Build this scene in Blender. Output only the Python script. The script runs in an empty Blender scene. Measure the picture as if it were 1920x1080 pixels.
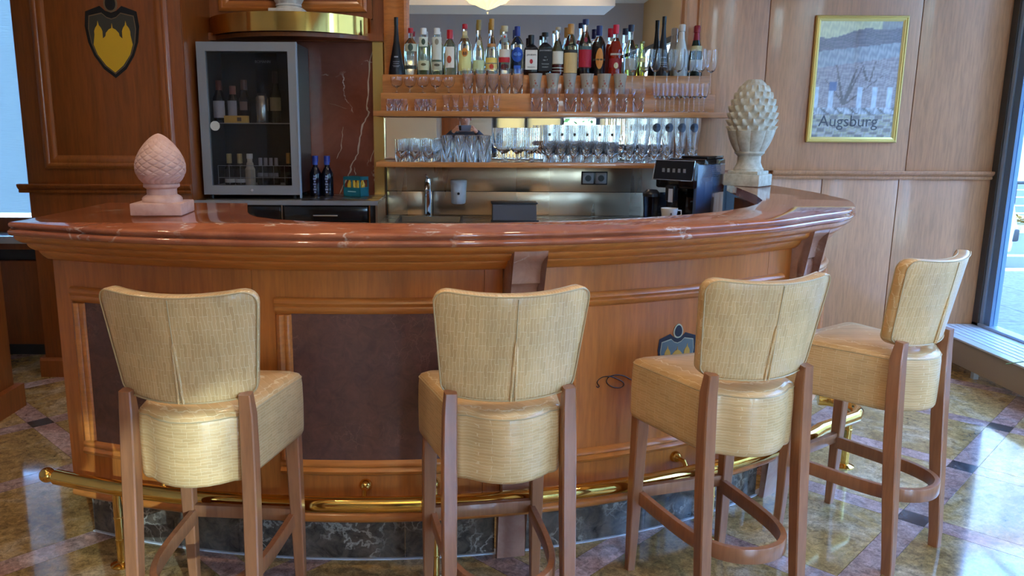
import bpy, bmesh, math, random
from mathutils import Vector, Matrix
from mathutils.geometry import tessellate_polygon
random.seed(7)
S = bpy.context.scene
COL = S.collection
PI = math.pi

# ------------------------------------------------------------------ camera
F, PX, ROLL, H = 1500.0, 870.0, 0.005, 1.47
PITCH = math.atan(300.0 / F)
cd = bpy.data.cameras.new('camera'); cam = bpy.data.objects.new('camera', cd); COL.objects.link(cam)
cd.sensor_width = 36.0; cd.lens = F / 1920.0 * 36.0; cd.shift_x = (960.0 - PX) / 1920.0
cd.clip_start = 0.05; cd.clip_end = 300
cam.matrix_world = Matrix.Translation((0, 0, H)) @ Matrix.Rotation(PI / 2 - PITCH, 4, 'X') @ Matrix.Rotation(ROLL, 4, 'Z')
S.camera = cam

# ------------------------------------------------------------------ world, sun, lamps, exposure
SUN_DIR = Vector((-0.50, 0.85, -0.252))
w = bpy.data.worlds.new('world'); S.world = w; w.use_nodes = True
nt = w.node_tree; nt.nodes.clear()
sky = nt.nodes.new('ShaderNodeTexSky'); sky.sky_type = 'NISHITA'; sky.sun_disc = False
sky.sun_elevation = math.radians(32); sky.sun_rotation = math.radians(200); sky.air_density = 1.0; sky.dust_density = 1.5
bg = nt.nodes.new('ShaderNodeBackground'); bg.inputs['Strength'].default_value = 3.5
hs = nt.nodes.new('ShaderNodeHueSaturation'); hs.inputs['Saturation'].default_value = 0.75
ow = nt.nodes.new('ShaderNodeOutputWorld')
nt.links.new(sky.outputs[0], hs.inputs['Color']); nt.links.new(hs.outputs[0], bg.inputs['Color']); nt.links.new(bg.outputs[0], ow.inputs['Surface'])
sl = bpy.data.lights.new('sun', 'SUN'); sl.energy = 4.5; sl.angle = 0.009; sl.color = (1.0, 0.86, 0.62)
so = bpy.data.objects.new('sun', sl); COL.objects.link(so); so.rotation_euler = SUN_DIR.to_track_quat('-Z', 'Y').to_euler()
def lamp(name, kind, loc, energy, color, size=0.3, rot=(0, 0, 0), size_y=None, portal=False, spot=None):
    l = bpy.data.lights.new(name, kind); l.energy = energy; l.color = color
    if kind == 'AREA':
        l.size = size
        if size_y: l.shape = 'RECTANGLE'; l.size_y = size_y
        l.cycles.is_portal = portal
    elif kind == 'SPOT': l.shadow_soft_size = size; l.spot_size = spot or 1.6; l.spot_blend = 0.7
    else: l.shadow_soft_size = size
    o = bpy.data.objects.new(name, l); COL.objects.link(o); o.location = loc; o.rotation_euler = rot
    return o
WINX = 3.38
WARM = (1.0, 0.80, 0.55)
S.view_settings.view_transform = 'Standard'; S.view_settings.look = 'None'; S.view_settings.gamma = 1.0
S.view_settings.use_curve_mapping = False
S.view_settings.exposure = 0.62
S.cycles.use_denoising = True
S.cycles.max_bounces = 48; S.cycles.transmission_bounces = 40; S.cycles.glossy_bounces = 6; S.cycles.diffuse_bounces = 4
S.cycles.transparent_max_bounces = 16
S.cycles.sample_clamp_indirect = 6.0; S.cycles.caustics_reflective = True; S.cycles.caustics_refractive = True; S.cycles.blur_glossy = 0.5

# ------------------------------------------------------------------ measuring: a pixel's ray met with a plane of the room
_c, _s, _cr, _sr = math.cos(PITCH), math.sin(PITCH), math.cos(ROLL), math.sin(ROLL)
def ray(x, y):
    X = (x - PX) / F; v = (y - 540.0) / F
    X, v = X * _cr - v * _sr, X * _sr + v * _cr
    return Vector((X, _c - v * _s, -(_s + v * _c)))
def atz(x, y, z):
    r = ray(x, y); return r * ((z - H) / r.z) + Vector((0, 0, H))
def aty(x, y, Y):
    r = ray(x, y); return r * (Y / r.y) + Vector((0, 0, H))
def atx(x, y, X):
    r = ray(x, y); return r * (X / r.x) + Vector((0, 0, H))

# ------------------------------------------------------------------ materials
def srgb(r, g, b):
    f = lambda c: ((c / 255.0 + 0.055) / 1.055) ** 2.4 if c > 10 else c / 255.0 / 12.92
    return (f(r), f(g), f(b), 1.0)
def mat(name, color=(0.5, 0.5, 0.5, 1), rough=0.5, metal=0.0, trans=0.0, ior=1.45, coat=0.0, spec=0.5, emis=None, es=0.0, alpha=1.0):
    m = bpy.data.materials.new(name); m.use_nodes = True
    b = m.node_tree.nodes['Principled BSDF']
    b.inputs['Base Color'].default_value = color; b.inputs['Roughness'].default_value = rough
    b.inputs['Metallic'].default_value = metal; b.inputs['Transmission Weight'].default_value = trans
    b.inputs['IOR'].default_value = ior; b.inputs['Coat Weight'].default_value = coat; b.inputs['Coat Roughness'].default_value = 0.08
    b.inputs['Specular IOR Level'].default_value = spec; b.inputs['Alpha'].default_value = alpha
    if emis: b.inputs['Emission Color'].default_value = emis; b.inputs['Emission Strength'].default_value = es
    return m
def nodes(m):
    return m.node_tree, m.node_tree.nodes, m.node_tree.links, m.node_tree.nodes['Principled BSDF']
def coords(m, scale=(1, 1, 1), rot=(0, 0, 0), kind='Object', rnd=0.0):
    t, n, l, b = nodes(m)
    mp = n.new('ShaderNodeMapping'); mp.inputs['Scale'].default_value = scale; mp.inputs['Rotation'].default_value = rot
    if kind == 'World': g = n.new('ShaderNodeNewGeometry'); l.new(g.outputs['Position'], mp.inputs['Vector'])
    else: g = n.new('ShaderNodeTexCoord'); l.new(g.outputs[kind], mp.inputs['Vector'])
    if rnd:
        oi = n.new('ShaderNodeObjectInfo'); ml = n.new('ShaderNodeMath'); ml.operation = 'MULTIPLY'; ml.inputs[1].default_value = rnd
        l.new(oi.outputs['Random'], ml.inputs[0]); cb = n.new('ShaderNodeCombineXYZ')
        for i in range(3): l.new(ml.outputs[0], cb.inputs[i])
        l.new(cb.outputs[0], mp.inputs['Location'])
    return mp
def noise(m, vec, scale, detail=4, rough=0.55, dist=0.0):
    t, n, l, b = nodes(m); x = n.new('ShaderNodeTexNoise'); l.new(vec.outputs[0], x.inputs['Vector'])
    x.inputs['Scale'].default_value = scale; x.inputs['Detail'].default_value = detail; x.inputs['Roughness'].default_value = rough; x.inputs['Distortion'].default_value = dist
    return x
def ramp(m, src, stops, out='Fac'):
    t, n, l, b = nodes(m); r = n.new('ShaderNodeValToRGB'); l.new(src.outputs[out] if isinstance(out, str) else src.outputs[out], r.inputs['Fac'])
    e = r.color_ramp.elements
    while len(e) > 1: e.remove(e[-1])
    e[0].position, e[0].color = stops[0]
    for p, c in stops[1:]:
        k = e.new(p); k.color = c
    return r
def mix(m, fac, a, b_, mode='MIX'):
    t, n, l, b = nodes(m); x = n.new('ShaderNodeMix'); x.data_type = 'RGBA'; x.blend_type = mode
    if isinstance(fac, float): x.inputs[0].default_value = fac
    else: l.new(fac, x.inputs[0])
    for i, v in ((6, a), (7, b_)):
        if isinstance(v, tuple): x.inputs[i].default_value = v
        else: l.new(v, x.inputs[i])
    return x
def bump(m, h, strength=0.2, dist=0.002):
    t, n, l, b = nodes(m); x = n.new('ShaderNodeBump'); x.inputs['Strength'].default_value = strength; x.inputs['Distance'].default_value = dist
    l.new(h, x.inputs['Height']); l.new(x.outputs[0], b.inputs['Normal']); return x
def BW(v): return (v, v, v, 1)

def wood(name, base, axis='Z', rough=0.32, coat=0.35, contrast=0.35, kind='Object', rnd=3.0):
    m = mat(name, base, rough, coat=coat)
    t, n, l, b = nodes(m)
    sc = {'Z': (9, 9, 0.8), 'X': (0.8, 9, 9), 'Y': (9, .8, 9)}[axis]
    mp = coords(m, sc, kind=kind, rnd=rnd)
    n1 = noise(m, mp, 1.6, 5, 0.6, 0.4); n2 = noise(m, mp, 9.0, 3, 0.6)
    dk = tuple(c * (1 - contrast) for c in base[:3]) + (1,); lt = tuple(min(1, c * (1 + contrast * .5)) for c in base[:3]) + (1,)
    r1 = ramp(m, n1, [(0.3, dk), (0.7, lt)]); r2 = ramp(m, n2, [(0.35, BW(.80)), (0.6, BW(1.0))])
    x = mix(m, 1.0, r1.outputs[0], r2.outputs[0], 'MULTIPLY'); l.new(x.outputs[2], b.inputs['Base Color'])
    return m
WD = (0.40, 0.165, 0.062, 1)
M = {}
M['wall_wood'] = wood('cherry_veneer', (0.50, 0.225, 0.102, 1), 'Z', 0.38, .2, .13, 'World', 2.0)
M['crest_wood'] = wood('cherry_veneer_shaded', (0.27, 0.066, 0.010, 1), 'Z', 0.42, .1, .25, 'World', 2.0)  # same cherry as the wall veneer, with the dim end's shade in its colour
M['bar_wood'] = wood('bar_cherry', (0.50, 0.150, 0.026, 1), 'Z', 0.40, .12, .22, 'World', 2.0)
M['trim_wood'] = wood('cherry_moulding', (0.55, 0.175, 0.032, 1), 'X', 0.32, .25, .15, 'World', 0)
M['shelf_wood'] = wood('shelf_cherry', (0.56, 0.215, 0.06, 1), 'X', 0.3, .3, .15, 'World', 0)
M['leg_wood'] = wood('beech_stain', (0.36, 0.140, 0.060, 1), 'Z', 0.35, .35, .18, 'Object', 3)

def croc(name, along):
    m = mat(name, (0.56, 0.405, 0.235, 1), 0.33, coat=.28); t, n, l, b = nodes(m)
    g = n.new('ShaderNodeTexCoord'); sp_ = n.new('ShaderNodeSeparateXYZ'); l.new(g.outputs['Object'], sp_.inputs[0])
    nz = noise(m, coords(m, (1, 1, 1)), 38.0, 2); ws = n.new('ShaderNodeSeparateXYZ'); l.new(nz.outputs['Color'], ws.inputs[0])
    def mth(op, a_, b_):
        x = n.new('ShaderNodeMath'); x.operation = op
        for i, v in enumerate((a_, b_)):
            if isinstance(v, float): x.inputs[i].default_value = v
            else: l.new(v, x.inputs[i])
        return x.outputs[0]
    ax = sp_.outputs['X'] if along == 'Z' else mth('ADD', sp_.outputs['X'], sp_.outputs['Y'])
    amp = .010 if along == 'Z' else .008
    ux = mth('ADD', ax, mth('MULTIPLY', ws.outputs[0], amp)); uz = mth('ADD', sp_.outputs['Z'], mth('MULTIPLY', ws.outputs[1], amp))
    cb = n.new('ShaderNodeCombineXYZ'); oi = n.new('ShaderNodeObjectInfo')
    if along == 'Z': l.new(uz, cb.inputs[0]); l.new(ux, cb.inputs[1])
    else: l.new(ux, cb.inputs[0]); l.new(uz, cb.inputs[1])
    ad = n.new('ShaderNodeVectorMath'); ad.operation = 'ADD'; l.new(cb.outputs[0], ad.inputs[0]); l.new(oi.outputs['Random'], ad.inputs[1])
    br = n.new('ShaderNodeTexBrick'); l.new(ad.outputs[0], br.inputs['Vector']); br.inputs['Scale'].default_value = 1.0
    br.inputs['Brick Width'].default_value = .036; br.inputs['Row Height'].default_value = .0085; br.inputs['Mortar Size'].default_value = .0007; br.inputs['Mortar Smooth'].default_value = .6
    br.inputs['Color1'].default_value = (0.62, 0.365, 0.150, 1); br.inputs['Color2'].default_value = (0.72, 0.45, 0.20, 1); br.inputs['Mortar'].default_value = (0.82, 0.62, 0.35, 1); br.offset_frequency = 3; br.offset = .37
    nd = noise(m, coords(m, (1, 1, 1), rnd=4.0), 7.0, 3); r2 = ramp(m, nd, [(0.3, BW(.86)), (0.7, BW(1.12))])
    x = mix(m, 1.0, br.outputs['Color'], r2.outputs[0], 'MULTIPLY'); l.new(x.outputs[2], b.inputs['Base Color'])
    inv = mth('SUBTRACT', 1.0, br.outputs['Fac']); bump(m, inv, 0.30, 0.0010); return m
M['leather_back'] = croc('embossed_leather', 'Z'); M['leather_seat'] = croc('embossed_leather_seat', 'X')
M['piping'] = mat('leather_piping', (0.52, 0.37, 0.19, 1), 0.4)

def veined(name, base, dark, vein, scale, veinw, rough=0.07, vscale=2.0, kind='World', amt=1.0):
    m = mat(name, base, rough, coat=.3); t, n, l, b = nodes(m)
    mp = coords(m, (1, 1, 1), kind=kind)
    n1 = noise(m, mp, scale, 8, 0.65, 0.8); r1 = ramp(m, n1, [(0.3, dark), (0.68, base)])
    nz = noise(m, mp, 3.0, 6, 0.6); ad = n.new('ShaderNodeVectorMath'); ad.operation = 'MULTIPLY_ADD'
    ad.inputs[1].default_value = (.5, .5, .5); l.new(nz.outputs['Color'], ad.inputs[0]); l.new(mp.outputs[0], ad.inputs[2])
    v = n.new('ShaderNodeTexVoronoi'); v.feature = 'DISTANCE_TO_EDGE'; v.inputs['Scale'].default_value = vscale; l.new(ad.outputs[0], v.inputs['Vector'])
    rv = ramp(m, v, [(0.0, BW(amt)), (veinw, BW(0))], 'Distance')
    nb = noise(m, mp, 5.0, 2); rb = ramp(m, nb, [(0.5, BW(0)), (0.62, BW(1))])
    mm = mix(m, 1.0, rv.outputs[0], rb.outputs[0], 'MULTIPLY')
    x = mix(m, mm.outputs[2], r1.outputs[0], vein); l.new(x.outputs[2], b.inputs['Base Color']); return m
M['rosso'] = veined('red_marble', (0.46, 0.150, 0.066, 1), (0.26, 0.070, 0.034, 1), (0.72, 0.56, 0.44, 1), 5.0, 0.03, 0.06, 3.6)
M['corbel_stone'] = veined('corbel_marble', (0.48, 0.27, 0.19, 1), (0.34, 0.15, 0.10, 1), (0.66, 0.5, 0.4, 1), 9.0, 0.03, 0.12, 4.0)
M['trim_shaded'] = wood('cherry_moulding_shaded', (0.30, 0.082, 0.015, 1), 'Z', 0.32, .4, .15, 'World', 0)  # moulding wood again, the crest wall's shade put into its colour
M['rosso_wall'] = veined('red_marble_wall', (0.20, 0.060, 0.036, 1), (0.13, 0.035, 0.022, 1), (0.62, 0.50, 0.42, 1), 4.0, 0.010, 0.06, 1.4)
M['emperador'] = veined('dark_brown_marble', (0.17, 0.125, 0.095, 1), (0.022, 0.017, 0.014, 1), (0.44, 0.37, 0.30, 1), 20.0, 0.08, 0.10, 13.0, amt=.9)
M['panel_stone'] = veined('mottled_brown_panel', (0.155, 0.056, 0.036, 1), (0.075, 0.028, 0.020, 1), (0.24, 0.11, 0.07, 1), 24.0, 0.05, 0.50, 14.0, amt=.5)
def tile_mat(name, a, b1, b2):
    m = mat(name, a, 0.07, coat=.5); t, n, l, b = nodes(m)
    mp = coords(m, (1, 1, 1), kind='World', rnd=5.0)
    n1 = noise(m, mp, 2.6, 7, 0.62, 1.2); n2 = noise(m, mp, 26.0, 5, 0.7, 0.8)
    r1 = ramp(m, n1, [(0.32, b1), (0.5, a), (0.68, b2)])
    n3 = noise(m, mp, 75.0, 4, .75, 1.5); r2 = ramp(m, n2, [(0.34, BW(.40)), (0.50, BW(.95)), (0.62, BW(1.25)), (.72, BW(1.7))]); r3 = ramp(m, n3, [(.36, BW(.55)), (.5, BW(1.0)), (.68, BW(1.5))])
    x0 = mix(m, .8, r1.outputs[0], r2.outputs[0], 'MULTIPLY'); x = mix(m, .7, x0.outputs[2], r3.outputs[0], 'MULTIPLY')
    oi = n.new('ShaderNodeObjectInfo'); h = n.new('ShaderNodeHueSaturation')
    k = n.new('ShaderNodeMapRange'); k.inputs['To Min'].default_value = .78; k.inputs['To Max'].default_value = 1.15
    l.new(oi.outputs['Random'], k.inputs['Value']); l.new(k.outputs[0], h.inputs['Value']); l.new(x.outputs[2], h.inputs['Color'])
    l.new(h.outputs[0], b.inputs['Base Color'])
    nr = noise(m, mp, 2.0, 3); rr = ramp(m, nr, [(0.3, BW(.05)), (0.7, BW(.13))]); l.new(rr.outputs[0], b.inputs['Roughness'])
    return m
M['tile_gold'] = tile_mat('golden_marble', (0.42, 0.27, 0.105, 1), (0.28, 0.16, 0.050, 1), (0.55, 0.42, 0.27, 1))
M['tile_pink'] = tile_mat('rose_marble', (0.42, 0.265, 0.225, 1), (0.30, 0.165, 0.135, 1), (0.54, 0.40, 0.37, 1))
M['tile_dark'] = tile_mat('slate_inlay', (0.055, 0.05, 0.055, 1), (0.03, 0.028, 0.032, 1), (0.09, 0.085, 0.09, 1))
M['grout'] = mat('grout', (0.30, 0.24, 0.17, 1), 0.5)
M['brass'] = mat('polished_brass', (0.80, 0.50, 0.13, 1), 0.10, 1.0)
M['brass_soft'] = mat('satin_brass', (0.75, 0.56, 0.20, 1), 0.22, 1.0)
def brushed(name, col, rough, sc):
    m = mat(name, col, rough, 1.0); mp = coords(m, sc, kind='World'); n1 = noise(m, mp, 1.0, 3)
    t, n, l, b = nodes(m); r = ramp(m, n1, [(0.2, BW(rough * .7)), (0.8, BW(rough * 1.4))]); l.new(r.outputs[0], b.inputs['Roughness']); return m
M['gold_paint'] = mat('gold_paint', (0.78, 0.56, 0.17, 1), 0.34, .45)
M['steel'] = brushed('brushed_steel', (0.50, 0.38, 0.26, 1), 0.30, (5, 5, .5))
M['steel_top'] = brushed('worktop_steel', (0.40, 0.36, 0.31, 1), 0.25, (2, 60, 60))
M['chrome'] = mat('chrome', (0.75, 0.76, 0.78, 1), 0.06, 1.0)
M['fridge_frame'] = mat('silver_paint', (0.36, 0.37, 0.39, 1), 0.35, 0.7)
M['black'] = mat('black_plastic', (0.008, 0.008, 0.009, 1), 0.3)
M['black_gloss'] = mat('black_gloss', (0.006, 0.006, 0.007, 1), 0.07, coat=.5); M['machine_side'] = mat('machine_side', (0.05, 0.09, 0.16, 1), 0.26, coat=1.0, spec=1.0)  # machine side is black; the window's blue reflection is put into its colour
M['dark_panel'] = mat('dark_cabinet_front', (0.012, 0.011, 0.011, 1), 0.14, coat=.3)
M['bronze'] = mat('bronze_frame', (0.055, 0.045, 0.038, 1), 0.4)
M['alu'] = mat('aluminium_frame', (0.34, 0.42, 0.52, 1), 0.35, 0.3)
M['alu_blue'] = mat('grey_blue_frame', (0.12, 0.19, 0.28, 1), 0.35)
M['white'] = mat('white_plastic', (0.80, 0.80, 0.82, 1), 0.35)
M['plaster'] = mat('white_plaster', (0.72, 0.70, 0.66, 1), 0.8)
M['taupe'] = mat('taupe_plaster', (0.50, 0.44, 0.41, 1), 0.8)
M['ochre'] = mat('ochre_plaster', (0.62, 0.40, 0.20, 1), 0.8)
M['beige'] = mat('beige_panel', (0.60, 0.45, 0.30, 1), 0.7)
M['sill'] = mat('sill_enamel', (0.62, 0.70, 0.76, 1), 0.3)
M['casing'] = mat('casing_taupe', (0.34, 0.27, 0.21, 1), 0.5)
M['glass'] = mat('clear_glass', (0.985, 0.99, 0.99, 1), 0.0, trans=1.0, ior=1.45)
M['glass_tint'] = mat('faint_rose_glass', (0.975, 0.955, 0.97, 1), 0.0, trans=1.0, ior=1.45)
M['frost'] = mat('frosted_glass', (0.72, 0.66, 0.56, 1), 0.45, trans=.65, ior=1.4)
M['mirror'] = mat('mirror_silver', (0.90, 0.90, 0.88, 1), 0.005, 1.0)
def pane_mat(name, tint):
    m = bpy.data.materials.new(name); m.use_nodes = True; t = m.node_tree; t.nodes.clear()
    o = t.nodes.new('ShaderNodeOutputMaterial'); tr = t.nodes.new('ShaderNodeBsdfTransparent'); tr.inputs[0].default_value = tint
    g = t.nodes.new('ShaderNodeBsdfGlossy'); g.inputs['Roughness'].default_value = 0.01; lw = t.nodes.new('ShaderNodeLayerWeight'); pw = t.nodes.new('ShaderNodeMath'); pw.operation = 'POWER'; pw.inputs[1].default_value = 4.5; fr = t.nodes.new('ShaderNodeMath'); fr.operation = 'MULTIPLY_ADD'; fr.inputs[1].default_value = .9; fr.inputs[2].default_value = .035; t.links.new(lw.outputs['Facing'], pw.inputs[0]); t.links.new(pw.outputs[0], fr.inputs[0])
    mx = t.nodes.new('ShaderNodeMixShader'); t.links.new(fr.outputs[0], mx.inputs[0]); t.links.new(tr.outputs[0], mx.inputs[1]); t.links.new(g.outputs[0], mx.inputs[2]); t.links.new(mx.outputs[0], o.inputs[0]); return m
M['pane'] = pane_mat('window_glass', (0.58, 0.76, 0.95, 1)); M['pane_door'] = pane_mat('fridge_glass', (0.80, 0.78, 0.78, 1))
M['pane_clear'] = pane_mat('picture_glass', (1, 1, 1, 1))
def blind(nm, tc):
    m = bpy.data.materials.new(nm); m.use_nodes = True; t = m.node_tree; t.nodes.clear()
    o = t.nodes.new('ShaderNodeOutputMaterial'); tr = t.nodes.new('ShaderNodeBsdfTranslucent'); tr.inputs[0].default_value = tc
    d = t.nodes.new('ShaderNodeBsdfDiffuse'); d.inputs[0].default_value = (0.5, 0.54, 0.54, 1); mx = t.nodes.new('ShaderNodeMixShader'); mx.inputs[0].default_value = .25
    g = t.nodes.new('ShaderNodeTexCoord'); mp = t.nodes.new('ShaderNodeMapping'); mp.inputs['Scale'].default_value = (12, 12, 120)
    nz = t.nodes.new('ShaderNodeTexNoise'); nz.inputs['Scale'].default_value = 1.0; b = t.nodes.new('ShaderNodeBump'); b.inputs['Strength'].default_value = .6; b.inputs['Distance'].default_value = .003
    t.links.new(g.outputs['Object'], mp.inputs[0]); t.links.new(mp.outputs[0], nz.inputs['Vector']); t.links.new(nz.outputs[0], b.inputs['Height'])
    t.links.new(b.outputs[0], tr.inputs['Normal']); t.links.new(b.outputs[0], d.inputs['Normal'])
    t.links.new(tr.outputs[0], mx.inputs[1]); t.links.new(d.outputs[0], mx.inputs[2]); t.links.new(mx.outputs[0], o.inputs[0]); return m
M['blind'] = blind('woven_blind', (0.48, 0.49, 0.46, 1)); M['blind_cream'] = blind('cream_blind', (0.50, 0.36, 0.19, 1))
def stone(name, a, b_, sc=30):
    m = mat(name, a, .75); mp = coords(m); n1 = noise(m, mp, sc, 5); r = ramp(m, n1, [(0.35, b_), (0.65, a)]); t, n, l, b = nodes(m)
    l.new(r.outputs[0], b.inputs['Base Color']); bump(m, n1.outputs[0], .25, .002); return m
M['pink_stone'] = stone('terracotta_pink', (0.60, 0.37, 0.30, 1), (0.50, 0.29, 0.23, 1))
M['cream_stone'] = stone('sandstone_cream', (0.58, 0.52, 0.40, 1), (0.42, 0.36, 0.26, 1))
M['white_stone'] = stone('plaster_white', (0.62, 0.58, 0.52, 1), (0.52, 0.48, 0.42, 1))
M['marble_light'] = veined('grey_white_marble', (0.62, 0.62, 0.64, 1), (0.5, 0.5, 0.53, 1), (0.3, 0.3, 0.33, 1), 4, .02, .15, 3)
_cm = {}
def flat(rgb, rough=0.5, metal=0.0):
    k = (rgb, rough, metal)
    if k not in _cm: _cm[k] = mat('paint', srgb(*rgb), rough, metal)
    return _cm[k]
def tinted(rgb, ior=1.36):
    k = ('g', rgb, ior)
    if k not in _cm: _cm[k] = mat('tinted_glass', srgb(*rgb), 0.0, trans=1.0, ior=ior)
    return _cm[k]

# ------------------------------------------------------------------ mesh builders
class MB:
    def __init__(s): s.v = []; s.f = []
    def add(s, vs, fs):
        o = len(s.v); s.v += [Vector(v) for v in vs]; s.f += [tuple(i + o for i in f) for f in fs]; return s
    def box(s, x0, x1, y0, y1, z0, z1, ch=0.0):
        if ch <= 0:
            return s.add([(x0, y0, z0), (x1, y0, z0), (x1, y1, z0), (x0, y1, z0), (x0, y0, z1), (x1, y0, z1), (x1, y1, z1), (x0, y1, z1)],
                         [(3, 2, 1, 0), (4, 5, 6, 7), (0, 1, 5, 4), (1, 2, 6, 5), (2, 3, 7, 6), (3, 0, 4, 7)])
        bm = bmesh.new(); bmesh.ops.create_cube(bm, size=1.0)
        for v in bm.verts: v.co = Vector(((x0 + x1) / 2 + v.co.x * (x1 - x0), (y0 + y1) / 2 + v.co.y * (y1 - y0), (z0 + z1) / 2 + v.co.z * (z1 - z0)))
        bmesh.ops.bevel(bm, geom=list(bm.edges), offset=ch, segments=2, affect='EDGES', profile=0.5)
        bm.verts.index_update(); s.add([v.co.copy() for v in bm.verts], [tuple(v.index for v in f.verts) for f in bm.faces]); bm.free(); return s
    def prism(s, poly, a0, a1, axis='Z'):
        """closed outline swept along an axis; poly in the other two coordinates"""
        def P(p, a): return {'Z': (p[0], p[1], a), 'Y': (p[0], a, p[1]), 'X': (a, p[0], p[1])}[axis]
        n = len(poly); vs = [P(p, a0) for p in poly] + [P(p, a1) for p in poly]
        fs = [(i, (i + 1) % n, n + (i + 1) % n, n + i) for i in range(n)]
        tr = tessellate_polygon([[Vector((p[0], p[1], 0)) for p in poly]])
        for t in tr: fs.append(tuple(t)); fs.append(tuple(n + i for i in reversed(t)))
        return s.add(vs, fs)
    def loft(s, rings, closed=True, caps=True):
        n = len(rings[0]); o = len(s.v); vs = [v for r in rings for v in r]; fs = []
        for k in range(len(rings) - 1):
            for i in range(n if closed else n - 1):
                j = (i + 1) % n; fs.append((k * n + i, k * n + j, (k + 1) * n + j, (k + 1) * n + i))
        s.add(vs, fs)
        if caps and closed:
            for b_, r in ((0, rings[0]), ((len(rings) - 1) * n, rings[-1])):
                c = sum((Vector(v) for v in r), Vector()) / n; s.v.append(c); ci = len(s.v) - 1
                for i in range(n): s.f.append((o + b_ + i, o + b_ + (i + 1) % n, ci))
        return s
    def lathe(s, prof, seg=20, c=(0, 0, 0), closed=False, a0=0.0, a1=2 * PI):
        full = abs(a1 - a0 - 2 * PI) < 1e-6; k = seg if full else seg + 1; vs = []; fs = []
        for r, z in prof:
            for i in range(k):
                a = a0 + (a1 - a0) * i / seg; vs.append((c[0] + r * math.cos(a), c[1] + r * math.sin(a), c[2] + z))
        m = len(prof); rng = range(m if closed else m - 1)
        for q in rng:
            q2 = (q + 1) % m
            for i in range(seg):
                j = (i + 1) % k; fs.append((q * k + i, q * k + j, q2 * k + j, q2 * k + i))
        return s.add(vs, fs)
    def cyl(s, c, r, h, seg=16, r2=None):
        r2 = r if r2 is None else r2; return s.lathe([(0.0001, 0), (r, 0), (r2, h), (0.0001, h)], seg, c)
    def tube(s, pts, r, seg=8, caps=True, closed=False):
        pts = [Vector(p) for p in pts]; n = len(pts); rings = []; up = None
        for i in range(n):
            if closed: d = (pts[(i + 1) % n] - pts[i - 1]).normalized()
            else: d = (pts[min(i + 1, n - 1)] - pts[max(i - 1, 0)]).normalized()
            if up is None: up = Vector((0, 0, 1)) if abs(d.z) < .9 else Vector((1, 0, 0))
            a = d.cross(up).normalized(); up = a.cross(d).normalized(); rr = r[i] if isinstance(r, (list, tuple)) else r
            rings.append([pts[i] + (a * math.cos(2 * PI * k / seg) + up * math.sin(2 * PI * k / seg)) * rr for k in range(seg)])
        if closed: rings.append(rings[0])
        return s.loft(rings, True, caps and not closed)
    def bar(s, pts, wx, wy, side=None):
        """rectangular section along a path; wx across, wy the other way (lists allowed)"""
        pts = [Vector(p) for p in pts]; n = len(pts); rings = []
        for i in range(n):
            d = (pts[min(i + 1, n - 1)] - pts[max(i - 1, 0)]).normalized()
            u = Vector(side) if side else Vector((0, 0, 1)); a = d.cross(u).normalized(); b = a.cross(d).normalized()
            A = (wx[i] if isinstance(wx, (list, tuple)) else wx) / 2; B = (wy[i] if isinstance(wy, (list, tuple)) else wy) / 2
            c = .18; q = []
            for sx, sy in ((1, 1), (-1, 1), (-1, -1), (1, -1)):
                if sx * sy > 0: q += [(sx, sy * (1 - c)), (sx * (1 - c), sy)]
                else: q += [(sx * (1 - c), sy), (sx, sy * (1 - c))]
            rings.append([pts[i] + a * A * x + b * B * y for x, y in q])
        return s.loft(rings)
    def sphere(s, c, r, seg=16, rings=10, sz=1.0):
        return s.lathe([(max(1e-4, r * math.sin(PI * k / rings)), -r * sz * math.cos(PI * k / rings)) for k in range(rings + 1)], seg, c)
def mesh(name, mb, m, smooth=40, origin=None):
    me = bpy.data.meshes.new(name); vs = mb.v if origin is None else [v - Vector(origin) for v in mb.v]
    me.from_pydata([tuple(v) for v in vs], [], mb.f); me.validate(clean_customdata=False)
    bm = bmesh.new(); bm.from_mesh(me); bmesh.ops.remove_doubles(bm, verts=bm.verts, dist=1e-6); bmesh.ops.recalc_face_normals(bm, faces=bm.faces); bm.to_mesh(me); bm.free()
    if smooth: me.shade_smooth(); me.set_sharp_from_angle(angle=math.radians(smooth))
    me.materials.append(m); return me
def obj(name, mb, m, parent=None, smooth=40, loc=None, rotz=0.0, world=True):
    """links ONE mesh object; with world=True the builder's vertices are in room coordinates"""
    if isinstance(mb, MB):
        org = None
        if parent is not None and world:
            org = Vector(parent.location); q = parent.parent
            while q is not None: org = org + q.location; q = q.parent
        elif parent is None and world and loc is not None: org = loc
        me = mesh(name, mb, m, smooth, org)
    else: me = mb
    o = bpy.data.objects.new(name, me); COL.objects.link(o)
    if parent is not None: o.parent = parent
    if loc is not None: o.location = loc
    if rotz: o.rotation_euler = (0, 0, rotz)
    return o
def tag(o, label, cat, group=None):
    o['label'] = label; o['category'] = cat
    if group: o['group'] = group
    return o
def thing(name, label, cat, loc=(0, 0, 0), rotz=0.0, group=None):
    o = bpy.data.objects.new(name, None); COL.objects.link(o); o.location = loc; o.rotation_euler = (0, 0, rotz); o.empty_display_size = .05
    return tag(o, label, cat, group)
def struct(name, mb, m, parent=None, smooth=30):
    o = obj(name, mb, m, parent, smooth)
    if parent is None: o['kind'] = 'structure'
    return o
def dup(root, loc, rotz=0.0, label=None, group=None):
    r = root.copy(); COL.objects.link(r); r.location = loc; r.rotation_euler = (0, 0, rotz)
    if label: r['label'] = label
    if group: r['group'] = group
    for ch in list(root.children):
        c = ch.copy(); COL.objects.link(c); c.parent = r
        for g in list(ch.children):
            d = g.copy(); COL.objects.link(d); d.parent = c
    return r
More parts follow.
